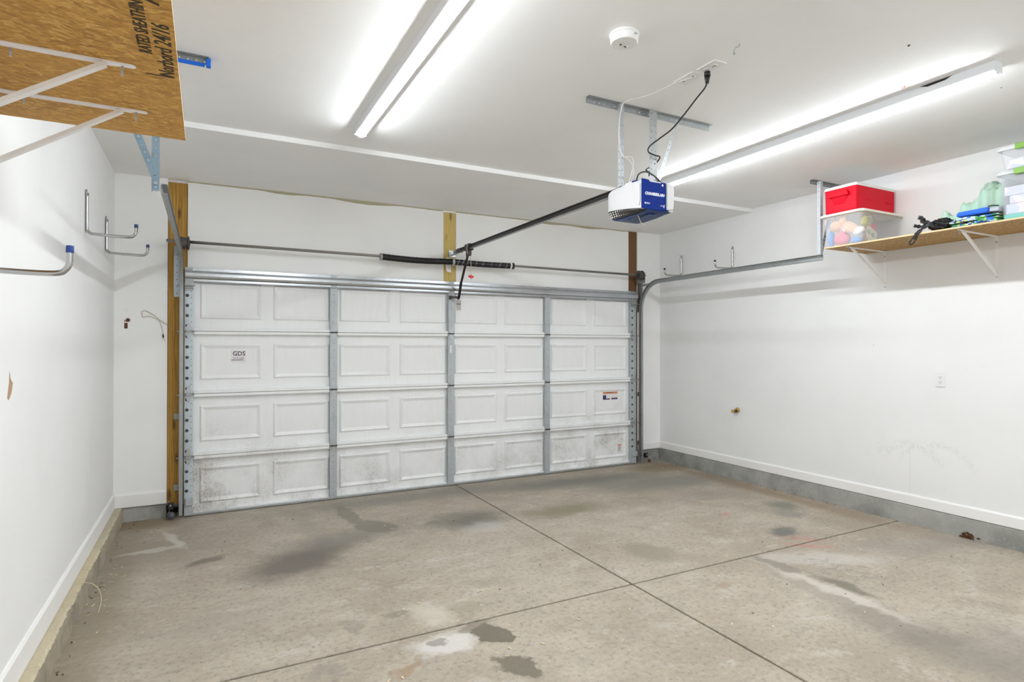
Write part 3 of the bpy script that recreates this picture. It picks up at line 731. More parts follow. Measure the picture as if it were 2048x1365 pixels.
# faint chalk marks wound round the right half of the spring
b = MB()
for x in (.02, .07, .12, .22, .30, .40, .50, .58):
    b.tube([(x+.024*k/5, yb-math.sin(R(-70+28*k))*0-.0325*math.cos(R(-60+24*k)), zb+.0325*math.sin(R(-60+24*k))) for k in range(6)], .0011, 4)
b.build('chalk_mark', M_whitep, t_)['kind'] = 'stuff'
b = MB(); b.lathe((-.020, yb, zb), [(.014, -.012), (.036, -.012), (.042, 0), (.036, .012), (.014, .012)], 24, 'X'); b.box(-.028, -.012, yb, WF-.003, zb-.012, zb+.012); b.box(-.045, .005, WF-.006, WF-.001, zb-.05, zb+.06)
b.build('centre_bracket', M_galv, t_)
for s, x in ((-1, -2.445), (1, 2.452)):
    b = MB(); b.lathe((x, yb, zb), [(.020, -.036), (.052, -.036), (.057, -.030), (.050, -.024), (.046, .012), (.058, .018), (.058, .026), (.024, .034)], 28, 'X' )
    for k in range(8):
        a = k*math.pi/4; b.bar((x-.038, yb+.018*math.cos(a), zb+.018*math.sin(a)), (x-.038, yb+.045*math.cos(a), zb+.045*math.sin(a)), (1, 0, 0), .006, .006)
    b.build('cable_drum', M_iron, t_)
    b = MB(); b.box(min(x+s*.045, x+s*.049), max(x+s*.045, x+s*.049), -.12, .058, 2.24, 2.37); b.box(min(x+s*.045, x+s*.09), max(x+s*.045, x+s*.09), .050, .058, 2.24, 2.33)
    b.build('bearing_plate', M_galvd, t_)
    MB().tube([(x, yb-.044, zb), (x+s*.008, -.055, 1.8), (x+s*.008, -.045, .12)], .0014, 5).build('lift_cable', M_rod, t_)
tag(t_, 'steel torsion bar with a black spring sleeve above the garage door', 'torsion bar')
tg = MB().poly([(-.094, -.062, 2.318), (-.042, -.055, 2.318), (-.030, -.058, 2.232), (-.082, -.068, 2.236)], (0, -.0008, 0)).build('paper_tag', M_paper)
b = MB()
for k in range(3): b.poly([(-.078+.016*k, -.0640, 2.305), (-.072+.016*k, -.0635, 2.305), (-.064+.016*k, -.066, 2.262), (-.070+.016*k, -.0665, 2.262)], (0, -.004, 0))
b.build('printed_line', M_grayf, tg)
tag(tg, 'small white paper tag hanging below the middle of the spring', 'tag')

# ------------------------------------------------------------------ opener rail, arm and release
r = empty('opener_rail', (.03, -1.5, 2.455))
b = MB()
sec = [(-.014, -.018), (.014, -.018), (.014, -.010), (.006, -.006), (.006, .010), (.014, .014), (.014, .020), (-.014, .020), (-.014, .014), (-.006, .010), (-.006, -.006), (-.014, -.010)]
b.poly([(.03+x, -2.84, 2.452+z) for x, z in sec], (0, 2.77, 0)); b.build('rail', M_blackm, r)
MB().box(.018, .042, -2.80, -.08, 2.430, 2.4335).build('rail_underside', M_galvd, r)
b = MB(); b.box(.005, .050, -.075, -.035, 2.425, 2.470); b.box(.010, .046, -.05, WF+.006, 2.430, 2.436); b.box(-.012, .066, WF-.006, WF+.004, 2.410, 2.480); b.build('header_bracket', M_galv, r)
MB().cyl((-.005, -.055, 2.446), (.068, -.055, 2.446), .007, 8).build('pin', M_galvd, r)
MB().cyl((.003, -.16, 2.450), (.055, -.16, 2.450), .022, 16).build('pulley', M_iron, r)
tr = MB().box(.002, .058, -.44, -.33, 2.418, 2.482).build('trolley', M_black, r, bevel=.006)
MB().box(.014, .046, -.41, -.34, 2.365, 2.420).build('trolley_lever', M_black, tr, bevel=.004)
b = MB(); b.bar((.030, -.375, 2.405), (.033, -.150, 2.075), (1, 0, 0), .022, .012); b.build('arm', M_blackm, r, bevel=.002)
b = MB(); b.bar((.030, -.185, 2.125), (.048, -.085, 1.985), (1, 0, 0), .026, .016); b.bar((.048, -.088, 1.985), (.046, -.062, 1.955), (1, 0, 0), .026, .016); b.build('curved_arm', M_blackm, r, bevel=.003)
b = MB(); b.box(-.022, .044, -.075, -.055, 1.962, 1.986); b.box(-.030, .010, -.060, -.006, 1.966, 1.984); b.box(-.034, -.006, -.0090, -.0065, 1.955, 1.995); b.build('door_bracket', M_iron, r, bevel=.002)
cd_ = bez([(.030, -.43, 2.487), (.002, -.42, 2.470), (-.004, -.41, 2.43), (.015, -.395, 2.385), (.05, -.38, 2.375), (.060, -.36, 2.34), (.066, -.355, 2.25), (.064, -.355, 2.165), (.068, -.355, 2.130)])
MB().tube(cd_, .0030, 6).build('release_cord', M_rope, r)
MB().tube([(.055, -.40, 2.44), (.058, -.385, 2.385), (.050, -.38, 2.375)], .0028, 6).build('release_cord', M_rope, r)
b = MB(); b.cyl((.038, -.355, 2.166), (.094, -.355, 2.160), .0085, 10); b.box(.055, .078, -.366, -.344, 2.146, 2.178); b.build('release_handle', M_redp, r, bevel=.003)
tag(r, 'black opener rail with trolley, bent arm and red release handle', 'opener rail')

# ------------------------------------------------------------------ opener motor
op = empty('garage_opener', (.03, -2.95, 2.26))
def loft(rings, closed=True, caps=True):
    b = MB(); prev = None
    for ring in rings:
        cur = [b.b.verts.new(p) for p in ring]; n = len(cur)
        if prev:
            for q in range(n if closed else n-1): b.b.faces.new((prev[q], prev[(q+1) % n], cur[(q+1) % n], cur[q]))
        elif caps and closed: b.b.faces.new(cur[::-1])
        prev = cur
    if caps and closed: b.b.faces.new(prev)
    return b
# stations along Y: y, half width, top z, lower edge z of the white shell, bottom z
X0 = .024
S = [(-3.140, .119, 2.424, 2.260, 2.258), (-3.120, .121, 2.428, 2.262, 2.248), (-3.03, .122, 2.431, 2.277, 2.240), (-2.93, .121, 2.432, 2.290, 2.236),
     (-2.86, .117, 2.430, 2.297, 2.240), (-2.815, .106, 2.424, 2.300, 2.256), (-2.79, .084, 2.408, 2.304, 2.285), (-2.782, .05, 2.38, 2.315, 2.305)]
def shell_ring(y, w, zt, zs, zb):
    e = min(.018, w*.3)
    return [(X0-w, y, zs), (X0-w, y, zt-e*1.3), (X0-w+e*.35, y, zt-e*.4), (X0-w+e*1.2, y, zt), (X0+w-e*1.2, y, zt), (X0+w-e*.35, y, zt-e*.4), (X0+w, y, zt-e*1.3), (X0+w, y, zs),
            (X0+w-.006, y, zs-.002), (X0, y, (zs+zb)/2+.004), (X0-w+.006, y, zs-.002)]
o_ = loft([shell_ring(*s) for s in S]).build('shell', M_shell, op, smooth=True, bevel=.0)
md = o_.modifiers.new('edge', 'EDGE_SPLIT'); md.split_angle = R(38)
# flowing crease panel on the side covers
for sx in (-1, 1):
    pts = [(-3.105, 2.415), (-3.08, 2.405), (-3.07, 2.36), (-3.085, 2.30), (-3.125, 2.275), (-3.135, 2.30), (-3.135, 2.40)]
    b = MB(); xx = X0+sx*.1215; b.poly([(xx, y, z) for y, z in pts], (sx*.004, 0, 0)); b.build('side_cover', M_shell, op, bevel=.0035, seg=3)
def chamfer(side):
    rings = []
    for y, w, zt, zs, zb in S[1:7]:
        x0, x1 = X0+side*(w-.001), X0+side*(w*.62)
        rings.append([(x0, y, zs-.002), (X0+side*(w*.93), y, zs-(zs-zb)*.45), (X0+side*(w*.80), y, zs-(zs-zb)*.80), (x1, y, zb), (x1, y, zb+.01), (X0+side*(w*.85), y, zs)])
    return loft(rings)
for side in (-1, 1):
    ln = chamfer(side).build('lamp_lens', M_lensd, op, smooth=True)
    b = MB()
    for i in range(9):
        for j in range(3):
            y = -2.835-.022*i; q = (y+2.93)/.1
            z = 2.283-.012*j; x = X0+side*(.117-.006*j - (.006 if i == 0 else 0))
            b.lathe((x, y, z), [(.001, -.004), (.006, -.002), (.006, .001), (.001, .003)], 8, 'X')
    b.build('lens_facets', M_lens2, ln)
bt = loft([[(X0-w*.70, y, zb-.002), (X0+w*.70, y, zb-.002), (X0+w*.70, y, zb+.012), (X0-w*.70, y, zb+.012)] for y, w, zt, zs, zb in S[:7]]).build('bottom_plate', M_blued, op)
MB().box(-.005, .055, -3.10, -3.02, 2.2345, 2.240).build('rating_label', mat('rating_label_print', (.06, .09, .22), .6), bt)
# blue name panel with its notched top
fp = MB().poly([(X0-.118, -3.1405, 2.258), (X0+.060, -3.1405, 2.258), (X0+.060, -3.1405, 2.421), (X0+.028, -3.1405, 2.421), (X0+.020, -3.1405, 2.415), (X0-.058, -3.1405, 2.415), (X0-.070, -3.1405, 2.426), (X0-.118, -3.1405, 2.428)], (0, -.006, 0)).build('front_panel', M_blue, op, bevel=.0015)
YF = -3.1472
text('lettering', 'CHAMBERLAIN', .0225, (X0-.098, YF, 2.338), (1, 0, 0), (0, 0, 1), M_white_ink, fp, shear=.25, xs=.95, bold=.0011)
text('lettering', 'B550', .0125, (X0-.086, YF, 2.285), (1, 0, 0), (0, 0, 1), M_white_ink, fp)
MB().lathe((X0-.094, YF, 2.289), [(.002, .0), (.0055, .0), (.0055, .0006), (.002, .0006)], 12, 'Y').build('print_ring', M_white_ink, fp)
text('lettering', 'myQ', .012, (X0+.016, YF, 2.281), (1, 0, 0), (0, 0, 1), M_white_ink, fp)
MB().poly([(X0+.040, YF, 2.274), (X0+.046, YF, 2.274), (X0+.050, YF, 2.294), (X0+.044, YF, 2.288)], (0, .0008, 0)).build('emblem', M_white_ink, fp)
MB().lathe((X0+.034, YF, 2.404), [(.001, 0), (.0065, 0), (.0065, .0006), (.001, .0006)], 14, 'Y').build('emblem', M_white_ink, fp)
b = MB(); b.poly([(X0+.064, -3.141, 2.262), (X0+.112, -3.141, 2.268), (X0+.116, -3.141, 2.300), (X0+.116, -3.141, 2.385), (X0+.108, -3.141, 2.412), (X0+.064, -3.141, 2.420)], (0, -.014, 0)); b.build('end_cover', M_shell, op, bevel=.006, seg=3)
MB().cyl((-.05, -3.05, 2.428), (-.05, -3.05, 2.437), .03, 18).build('antenna_cap', M_blue, op)
MB().box(-.075, -.055, -3.03, -2.97, 2.429, 2.438).build('terminal_block', M_whitep, op)
MB().tube(bez([(-.05, -3.05, 2.243), (-.040, -3.055, 2.225), (-.035, -3.06, 2.205), (-.018, -3.065, 2.182), (.005, -3.07, 2.176)]), .0016, 5).build('antenna_wire', M_rope, op)
MB().tube(bez([(-.055, -2.98, 2.245), (-.060, -2.985, 2.235), (-.05, -2.99, 2.222), (-.045, -3.0, 2.236)]), .0014, 5).build('antenna_wire', M_blued, op)
tag(op, 'white and blue garage door opener motor hanging from the ceiling', 'garage opener')

# its cables and ceiling plates
pc = MB().tube(bez([(.059, -3.487, 2.870), (.060, -3.470, 2.845), (.068, -3.40, 2.815), (.085, -3.30, 2.775), (.110, -3.17, 2.735), (.118, -3.05, 2.715), (.115, -2.97, 2.695), (.118, -2.955, 2.665), (.150, -2.972, 2.645), (.195, -2.970, 2.640), (.205, -2.93, 2.62), (.17, -2.905, 2.59), (.120, -2.930, 2.56), (.115, -2.968, 2.535)], 10), .0046, 8).build('power_cord', M_black)
MB().tube(bez([(.115, -2.968, 2.535), (.14, -2.94, 2.52), (.20, -2.93, 2.505), (.215, -2.965, 2.478), (.19, -2.985, 2.478), (.12, -3.0, 2.508), (.05, -3.01, 2.518), (-.01, -3.02, 2.495), (-.035, -3.03, 2.455), (-.038, -3.03, 2.434)], 8), .0046, 8).build('cord_loop', M_black, pc)
pl = MB(); pl.cyl((.058, -3.490, 2.922), (.058, -3.490, 2.900), .016, 14, .017); pl.cyl((.058, -3.490, 2.900), (.059, -3.488, 2.862), .0155, 14, .009); pl.build('plug', M_black, pc)
tag(pc, 'black power cord wound down the hanger from ceiling plug to opener', 'cord')
ww = MB().tube(bez([(.055, -3.41, 2.930), (.012, -3.30, 2.930), (-.010, -3.12, 2.930), (-.080, -2.99, 2.925), (-.100, -2.965, 2.88), (-.112, -2.96, 2.75), (-.102, -2.962, 2.64), (-.080, -2.97, 2.60), (-.035, -2.98, 2.605), (-.022, -2.985, 2.56), (-.050, -2.99, 2.48), (-.064, -2.99, 2.437)], 8), .0022, 6).build('low_voltage_wire', M_wirew)
MB().tube(bez([(-.080, -2.97, 2.60), (-.045, -2.985, 2.57), (-.025, -2.99, 2.52), (-.045, -2.995, 2.46), (-.066, -2.995, 2.437)], 8), .0018, 6).build('wire_loop', M_wirew, ww)
tag(ww, 'thin white wire looping from blank ceiling plate down to opener', 'wire')
ou = empty('ceiling_outlet', (.05, -3.52, ZM))
MB().box(.008, .094, -3.590, -3.462, ZM-.006, ZM).build('cover_plate', M_whitep, ou, bevel=.003)
for y in (-3.545, -3.490): MB().lathe((.052, y, ZM-.008), [(.001, 0), (.017, 0), (.017, .004), (.001, .004)], 18).build('receptacle', M_whitep, ou)
b = MB(); b.box(.045, .048, -3.552, -3.540, ZM-.0088, ZM-.0078); b.box(.056, .059, -3.552, -3.540, ZM-.0088, ZM-.0078); b.cyl((.052, -3.532, ZM-.0088), (.052, -3.532, ZM-.0078), .003, 8); b.build('slot', M_dark, ou)
tag(ou, 'white ceiling outlet plate with the black plug in it', 'outlet')
bp = empty('blank_plate', (.05, -3.37, ZM))
MB().box(.004, .088, -3.435, -3.295, ZM-.005, ZM).build('cover_plate', M_whitep, bp, bevel=.002)
for y in (-3.40, -3.33): MB().cyl((.046, y, ZM-.0065), (.046, y, ZM-.004), .004, 8).build('screw', M_dark, bp)
tag(bp, 'blank white ceiling plate next to the ceiling outlet', 'cover plate')
# smoke alarm
sm = empty('smoke_alarm', (-.552, -3.565, ZM))
MB().lathe((-.552, -3.565, ZM-.012), [(.068, .012), (.070, .006), (.069, 0), (.064, -.001)], 48).build('mounting_ring', M_whitep, sm, smooth=True)
MB().lathe((-.552, -3.565, ZM-.012), [(.0625, .004), (.0640, 0), (.0650, -.022), (.0640, -.030), (.060, -.034), (.030, -.036), (.028, -.0345), (.001, -.0345)], 48).build('body', M_whitep, sm)
MB().tube([(-.552+.028*math.cos(a), -3.565+.028*math.sin(a), ZM-.0475) for a in [R(-60+12*k) for k in range(20)]], .0012, 5).build('button_rim', M_whitep, sm)
for dx, dy, l in ((-.012, .012, .004), (.020, .018, .006)): MB().box(-.552+dx-l, -.552+dx+l, -3.565+dy-.0025, -3.565+dy+.0025, ZM-.0493, ZM-.046).build('slot', M_dark, sm)
MB().box(-.545, -.530, -3.632, -3.628, ZM-.026, ZM-.020).build('label_print', M_grayf, sm)
tag(sm, 'round white smoke alarm on the ceiling', 'smoke alarm')
ch = MB().tube(bez([(0.0, -3.755, ZM), (-.003, -3.752, ZM-.012), (-.016, -3.742, ZM-.020), (-.018, -3.735, ZM-.036), (-.010, -3.728, ZM-.042), (-.004, -3.732, ZM-.036)]), .0028, 6).build('ceiling_hook', M_galvd)
tag(ch, 'small bent metal hook screwed into ceiling near the outlet', 'hook')
for x, y, lb in ((.741, -4.125, 'dark chip mark on the open ceiling left of the right lamp'), (1.70, -4.10, 'tiny dark chip mark on the ceiling near the right lamp end')):
    k = 1 if x < 1 else .5
    q = MB().poly([(x-.010*k, y-.003*k, ZM-.0012), (x-.002*k, y+.006*k, ZM-.0012), (x+.008*k, y+.010*k, ZM-.0012), (x+.010*k, y+.004*k, ZM-.0012), (x+.001*k, y-.007*k, ZM-.0012)], (0, 0, .0012)).build('ceiling_chip', M_hole); tag(q, lb, 'mark')
q = MB().tube([(1.196, -3.86, ZM-.002), (1.212, -3.842, ZM-.004), (1.222, -3.83, ZM-.003)], .0035, 6).build('wall_anchor', M_pinkdot); tag(q, 'small pinkish wall anchor stub beside the right lamp', 'anchor')

# ------------------------------------------------------------------ lamps
def lamp(x, y0, y1, label, lm, joint=None):
    e = empty('strip_light', (x, (y0+y1)/2, ZM)); hw, d1 = .038, .047
    b = MB(); b.poly([(x-hw, y0, ZM), (x-hw, y0, ZM-d1), (x-hw+.008, y0, ZM-d1-.004), (x+hw-.008, y0, ZM-d1-.004), (x+hw, y0, ZM-d1), (x+hw, y0, ZM)], (0, y1-y0, 0)); b.build('housing', M_white, e, bevel=.0015)
    ym = joint if joint is not None else (y0+y1)/2
    for a, c_ in ((y0+.018, ym-.006), (ym+.006, y1-.018)):
        b = MB(); prev = None
        for yy in (a, c_):
            cur = [b.b.verts.new((x+.026*math.cos(t), yy, ZM-d1-.0042-.019*math.sin(t))) for t in [math.pi*k/12 for k in range(13)]]
            if prev:
                for k in range(12): f = b.b.faces.new((prev[k], prev[k+1], cur[k+1], cur[k])); f.smooth = True
                b.b.faces.new((prev[0], cur[0], cur[12], prev[12]))
            prev_ = prev; prev = cur
        for ring in (prev_, prev): b.b.faces.new(ring)
        b.build('lens', lm, e)
    for yy in (y0, y1):
        b = MB(); sg = 1 if yy == y0 else -1
        b.box(x-hw-.001, x+hw+.001, min(yy, yy+sg*.003)-.0005, max(yy, yy+sg*.003), ZM-d1-.008, ZM-.0005)
        b.box(x-.016, x+.016, min(yy+sg*.003, yy+sg*.018), max(yy+sg*.003, yy+sg*.018), ZM-d1-.016, ZM-d1-.004); b.build('end_cap', M_white, e, bevel=.002)
    MB().box(x-.014, x+.014, ym-.006, ym+.006, ZM-d1-.016, ZM-d1-.004).build('lamp_holder', M_white, e)
    tag(e, label, 'ceiling light'); return e
l1 = lamp(-1.372, -4.23, -1.795, 'long white strip lamp on the ceiling left of the smoke alarm', M_lamp, -2.985)
l2 = lamp(1.322, -4.245, -1.77, 'long white strip lamp on the ceiling right of the opener', M_lamp, -3.01)
b = MB(); b.poly([(1.2830, -4.05, ZM-.0005), (1.2830, -4.02, ZM-.012), (1.2830, -3.93, ZM-.014), (1.2830, -3.89, ZM-.0005)], (.002, 0, 0)); b.build('knockout', M_dark, l2)
lamp(-1.372, -6.60, -5.35, 'added fill strip lamp, unseen behind the camera, left row', M_fill_lamp)  # this pair is added as unseen fill, continuing the lamp rows
lamp(1.322, -6.60, -5.35, 'added fill strip lamp, unseen behind the camera, right row', M_fill_lamp)

# ------------------------------------------------------------------ shelf boards and brackets
def board(name, x0, x1, y0, y1, z0, m, label):
    b = MB(); b.box(x0, x1, y0, y1, z0, z0+.011)
    for f in b.b.faces:
        if abs(f.normal.z) < .5 and f.calc_center_median().z: f.material_index = 0
    b.b.faces.ensure_lookup_table(); bmesh.ops.recalc_face_normals(b.b, faces=b.b.faces)
    for f in b.b.faces: f.material_index = 0 if abs(f.normal.z) > .5 else 1
    o = b.build(name, [m, M_osbedge]); return tag(o, label, 'shelf')
ZS1, ZS2 = 2.300, 2.286
lb = board('shelf_board', WL+.002, -2.362, -5.48, -3.055, ZS1, M_osb, 'large strand board shelf overhead at the left with printed lettering')
rb = board('shelf_board', 2.315, WR-.002, -5.02, -2.605, ZS2, M_osb2, 'strand board shelf on the right wall carrying bins and bags')
text('lettering', 'Norbord 24/16', .058, (-2.374, -3.672, ZS1-.0008), (0, -1, 0), (-1, 0, 0), M_black_ink, lb, xs=.92, shear=.18, bold=.0006)
text('lettering', 'RATED SHEATHING', .044, (-2.424, -3.815, ZS1-.0008), (0, -1, 0), (-1, 0, 0), M_black_ink, lb, xs=.80, shear=.1, bold=.0006)
text('lettering', 'APA', .075, (-2.39, -4.10, ZS1-.0008), (0, -1, 0), (-1, 0, 0), M_black_ink, lb, xs=1, shear=.1, bold=.001)
MB().box(-2.450, -2.378, -3.676, -3.671, ZS1-.0012, ZS1).build('printed_line', M_black_ink, lb)
def bracket(xw, s, y, ztop, label, L=.49, H=.325, bolts=(.10, .445), wd=.019):
    """steel shelf bracket: xw wall plane, s = direction out of the wall"""
    e = empty('shelf_bracket', (xw, y, ztop)); t = .0035
    def X(a): return xw+s*a
    # arm under the board: rounded end plate with a folded rib
    b = MB(); pts = [(X(.0), y-wd/2, ztop-t), (X(L-wd/2), y-wd/2, ztop-t)] + [(X(L-wd/2+wd/2*math.sin(R(a))), y-wd/2*math.cos(R(a)), ztop-t) for a in (30, 60, 90, 120, 150)] + [(X(L-wd/2), y+wd/2, ztop-t), (X(0), y+wd/2, ztop-t)]
    b.poly(pts, (0, 0, t-.0003)); b.poly([(X(.015), y-.001, ztop-t), (X(L-.03), y-.001, ztop-t), (X(L-.05), y-.001, ztop-t-.007), (X(.015), y-.001, ztop-t-.007)], (0, .002, 0)); b.build('arm', M_whitem, e)
    b = MB(); b.box(min(X(.0005), X(t)), max(X(.0005), X(t)), y-wd/2, y+wd/2, ztop-H, ztop-t); b.build('wall_leg', M_whitem, e, bevel=.0008)
    b = MB(); b.bar((X(.006), y, ztop-H+.045), (X(L-.075), y, ztop-.008), (0, 1, 0), wd*1.05, .013)
    b.build('brace', M_whitem, e, bevel=.001)
    for a in bolts: MB().cyl((X(a), y+.003, ztop-t-.001), (X(a), y+.003, ztop-.034), .0032, 8).build('bolt', M_galv, e)
    for z in (ztop-.045, ztop-H+.02): MB().cyl((X(t), y, z), (X(t+.004), y, z), .006, 10).build('screw', M_galv, e)
    return tag(e, label, 'bracket')
bracket(WL, 1, -3.32, ZS1, 'white steel bracket under left board, nearer its far end', bolts=(.145, .455), wd=.022)
bracket(WL, 1, -3.705, ZS1, 'white steel bracket under left board, nearer the lettering', bolts=(.20, .455), wd=.024)
bracket(WR, -1, -2.768, ZS2, 'white steel bracket under right shelf, below the toy tub', L=.535, bolts=(.50,), wd=.018)
bracket(WR, -1, -3.573, ZS2, 'white steel bracket under right shelf, below the blue cushion', L=.545, bolts=(.51,), wd=.018)

# ------------------------------------------------------------------ hooks
def hook(xw, s, y, z0, ztop, reach, tip, label, capm=M_cap, lean=0.0):
    e = empty('wall_hook', (xw, y, z0)); r_ = .0095
    def P(a, z, dy=0): return (xw+s*a, y+dy, z)
    pts = [P(.010, ztop), P(.010, z0+.05), P(.014, z0+.018), P(.032, z0+.002), P(.055, z0), P(reach*.55, z0-.004), P(reach-.035, z0-.003), P(reach-.010, z0+.010), P(reach, z0+.034), P(reach+.001, z0+tip)]
    b = MB(); b.tube(bez(pts, 6), r_, 12); b.build('tube', M_chrome, e)
    b = MB(); b.tube([P(.0065, ztop+.022), P(.0065, ztop-.012)], [.004, .0085], 12); b.build('flattened_end', M_chrome, e)
    MB().cyl(P(reach+.001, z0+tip-.012), P(reach+.0015, z0+tip+.012), .0115, 14).build('cap', capm, e, bevel=.002)
    MB().cyl(P(.018, ztop-.005), P(.021, ztop-.005), .0048, 8).build('screw', M_galvd, e)
    return tag(e, label, 'hook')
hook(WL, 1, -1.265, 2.175, 2.430, .270, .070, 'chrome wall hook with navy cap, middle one on the left wall')
hook(WL, 1, -.45, 2.168, 2.420, .272, .070, 'chrome wall hook with navy cap, closest to the left corner')
hook(WL, 1, -3.36, 1.715, 1.960, .275, .078, 'chrome wall hook with blue cap, lowest and nearest on left wall', mat('blue_rubber_cap', (.015, .06, .27), .45))
hook(WR, -1, -.335, 2.330, 2.560, .275, .065, 'chrome hook on right wall, nearer the corner', M_black)
hook(WR, -1, -1.125, 2.328, 2.555, .275, .065, 'chrome hook on right wall, nearer the shelf', M_black)

# ------------------------------------------------------------------ things on the right shelf
ZT = ZS2+.0115
def rrect(x0, x1, y0, y1, z, r, n=4):
    out = []
    for cx, cy, a0 in ((x1-r, y1-r, 0), (x0+r, y1-r, 90), (x0+r, y0+r, 180), (x1-r, y0+r, 270)):
        for k in range(n+1):
            a = R(a0+90*k/n); out.append((cx+r*math.cos(a), cy+r*math.sin(a), z))
    return out
# tub: tapered walls, open box with thickness
def tub(x0, x1, y0, y1, z0, z1, tap, r, m, parent, name='body', th=.003):
    return loft([rrect(x0+tap, x1-tap, y0+tap, y1-tap, z0, r), rrect(x0, x1, y0, y1, z1, r), rrect(x0+th, x1-th, y0+th, y1-th, z1, r), rrect(x0+tap+th, x1-tap-th, y0+tap+th, y1-tap-th, z0+th, r)]).build(name, m, parent, smooth=False)
tx0, tx1, ty0, ty1 = 2.325, 2.880, -2.915, -2.575
tb = empty('storage_tub', (2.60, -2.75, ZT))
tub(tx0, tx1, ty0, ty1, ZT, 2.560, .020, .035, M_clear, tb)
lid = loft([rrect(tx0-.018, tx1+.010, ty0-.018, ty1+.018, 2.548, .045), rrect(tx0-.020, tx1+.012, ty0-.020, ty1+.020, 2.556, .047), rrect(tx0-.018, tx1+.010, ty0-.018, ty1+.018, 2.566, .045), rrect(tx0, tx1-.004, ty0, ty1, 2.570, .04), rrect(tx0+.03, tx1-.03, ty0+.03, ty1-.03, 2.570, .04)]).build('lid', M_creamlid, tb, smooth=False)
b = MB()
for (xa, ya, xb, yb2) in ((tx0-.004, -2.80, tx0-.004, -2.69), (2.50, ty0-.004, 2.66, ty0-.004)):
    a, c_ = Vector((xa, ya, 2.535)), Vector((xb, yb2, 2.535)); dn = Vector((0, 0, -.028)); dd = (c_-a).normalized()*.012
    b.tube([a, a+dn+dd, c_+dn-dd, c_], .0028, 6)
b.build('handle_rim', M_clear2, tb)['kind'] = 'stuff'
tag(tb, 'translucent storage tub of toys with a cream lid under the cooler', 'storage tub')
def blob(name, c, r, m, seed=0, amp=.12, sub=3, label='', cat='toy', sq=(1, 1, 1), rot=0):
    b = MB(); bmesh.ops.create_icosphere(b.b, subdivisions=sub, radius=1)
    for v in b.b.verts:
        n = noise.noise(v.co*1.7+Vector((seed, 0, 0)))*amp; q = v.co*(1+n); q = Vector((q.x*r[0], q.y*r[1], q.z*r[2])); q.rotate(Matrix.Rotation(rot, 3, 'X')); v.co = q+Vector(c)
    o = b.build(name, m, smooth=True)
    if label: tag(o, label, cat)
    return o
blob('toy_ball', (2.420, -2.695, ZT+.066), (.062,)*3, M_pink, 1, .0, 3, 'red ball at the bottom of the toy tub', 'ball')
blob('toy_ball', (2.400, -2.612, ZT+.074), (.040, .022, .070), M_skyb, 2, .05, 3, 'light blue toy at far end of the tub, behind the red ball', 'ball')
d1 = blob('plush_doll', (2.400, -2.655, 2.475), (.038, .055, .046), M_peach, 3, .12, 3, 'peach plush doll slumped at the far end of the toy tub', 'toy')
blob('doll_cap', (2.400, -2.602, 2.490), (.022, .014, .024), M_skyb, 4, .1); reparent(bpy.data.objects['doll_cap'], d1)
d2 = blob('plush_doll', (2.400, -2.775, 2.445), (.036, .085, .044), M_peach, 6, .15, 3, 'peach plush doll in middle of the toy tub with pink dotted sleeve', 'toy', rot=.55)
for nm, c, r_, m_ in (('doll_arm', (2.385, -2.722, 2.505), (.026, .026, .042), M_peach), ('doll_sleeve', (2.385, -2.735, 2.435), (.028, .030, .034), M_pinkdot)):
    o = blob(nm, c, r_, m_, 8, .08); reparent(o, d2)
blob('toy_shoe', (2.395, -2.850, 2.405), (.026, .050, .032), M_whitep, 9, .15, 3, 'white toy shoe lying against the tub corner', 'shoe', rot=-.3)
blob('toy_ball', (2.420, -2.815, ZT+.036), (.045, .045, .030), M_skyb, 2, .1, 3, 'blue toy flat on the bottom of the tub near its corner', 'ball')
blob('plush_toy', (2.435, -2.872, 2.485), (.030, .026, .046), mat('olive_toy_fabric', (.55, .50, .12), .9), 12, .2, 3, 'olive green plush toy near the tub corner', 'toy')
b = MB(); b.hexa([(2.445, -2.868, ZT+.03), (2.56, -2.890, ZT+.0), (2.575, -2.84, ZT+.0), (2.455, -2.83, ZT+.03), (2.500, -2.872, 2.46), (2.595, -2.885, 2.40), (2.60, -2.845, 2.40), (2.505, -2.84, 2.46)])
tag(b.build('printed_bag', M_bagp, bevel=.01, seg=3), 'white printed cotton bag leaning in the toy tub', 'bag')
blob('plush_toy', (2.50, -2.865, 2.495), (.040, .028, .040), M_bagp, 14, .15, 3, 'white spotted plush toy above the printed bag', 'toy')
blob('toy_ball', (2.62, -2.80, 2.455), (.05, .05, .05), M_pink, 15, .0, 3, 'pink ball deep inside the tub near the wall', 'ball')
# cooler on the tub
cx0, cx1, cy0, cy1 = 2.338, 2.872, -2.865, -2.592; cz0, cz1 = 2.5715, 2.772
co = empty('cooler', (2.60, -2.73, cz0))
loft([rrect(cx0+.006, cx1-.006, cy0+.006, cy1-.006, cz0, .022), rrect(cx0, cx1, cy0, cy1, cz0+.012, .024), rrect(cx0-.002, cx1+.002, cy0-.002, cy1+.002, cz1-.018, .024), rrect(cx0-.002, cx1+.002, cy0-.002, cy1+.002, cz1-.003, .024)]).build('body', M_redc, co)
loft([rrect(cx0-.006, cx1+.004, cy0-.006, cy1+.006, cz1-.003, .026), rrect(cx0-.008, cx1+.005, cy0-.008, cy1+.008, cz1+.006, .026), rrect(cx0-.004, cx1+.002, cy0-.004, cy1+.004, cz1+.020, .026), rrect(cx0+.02, cx1-.02, cy0+.02, cy1-.02, cz1+.025, .02)]).build('lid', M_whitep, co)
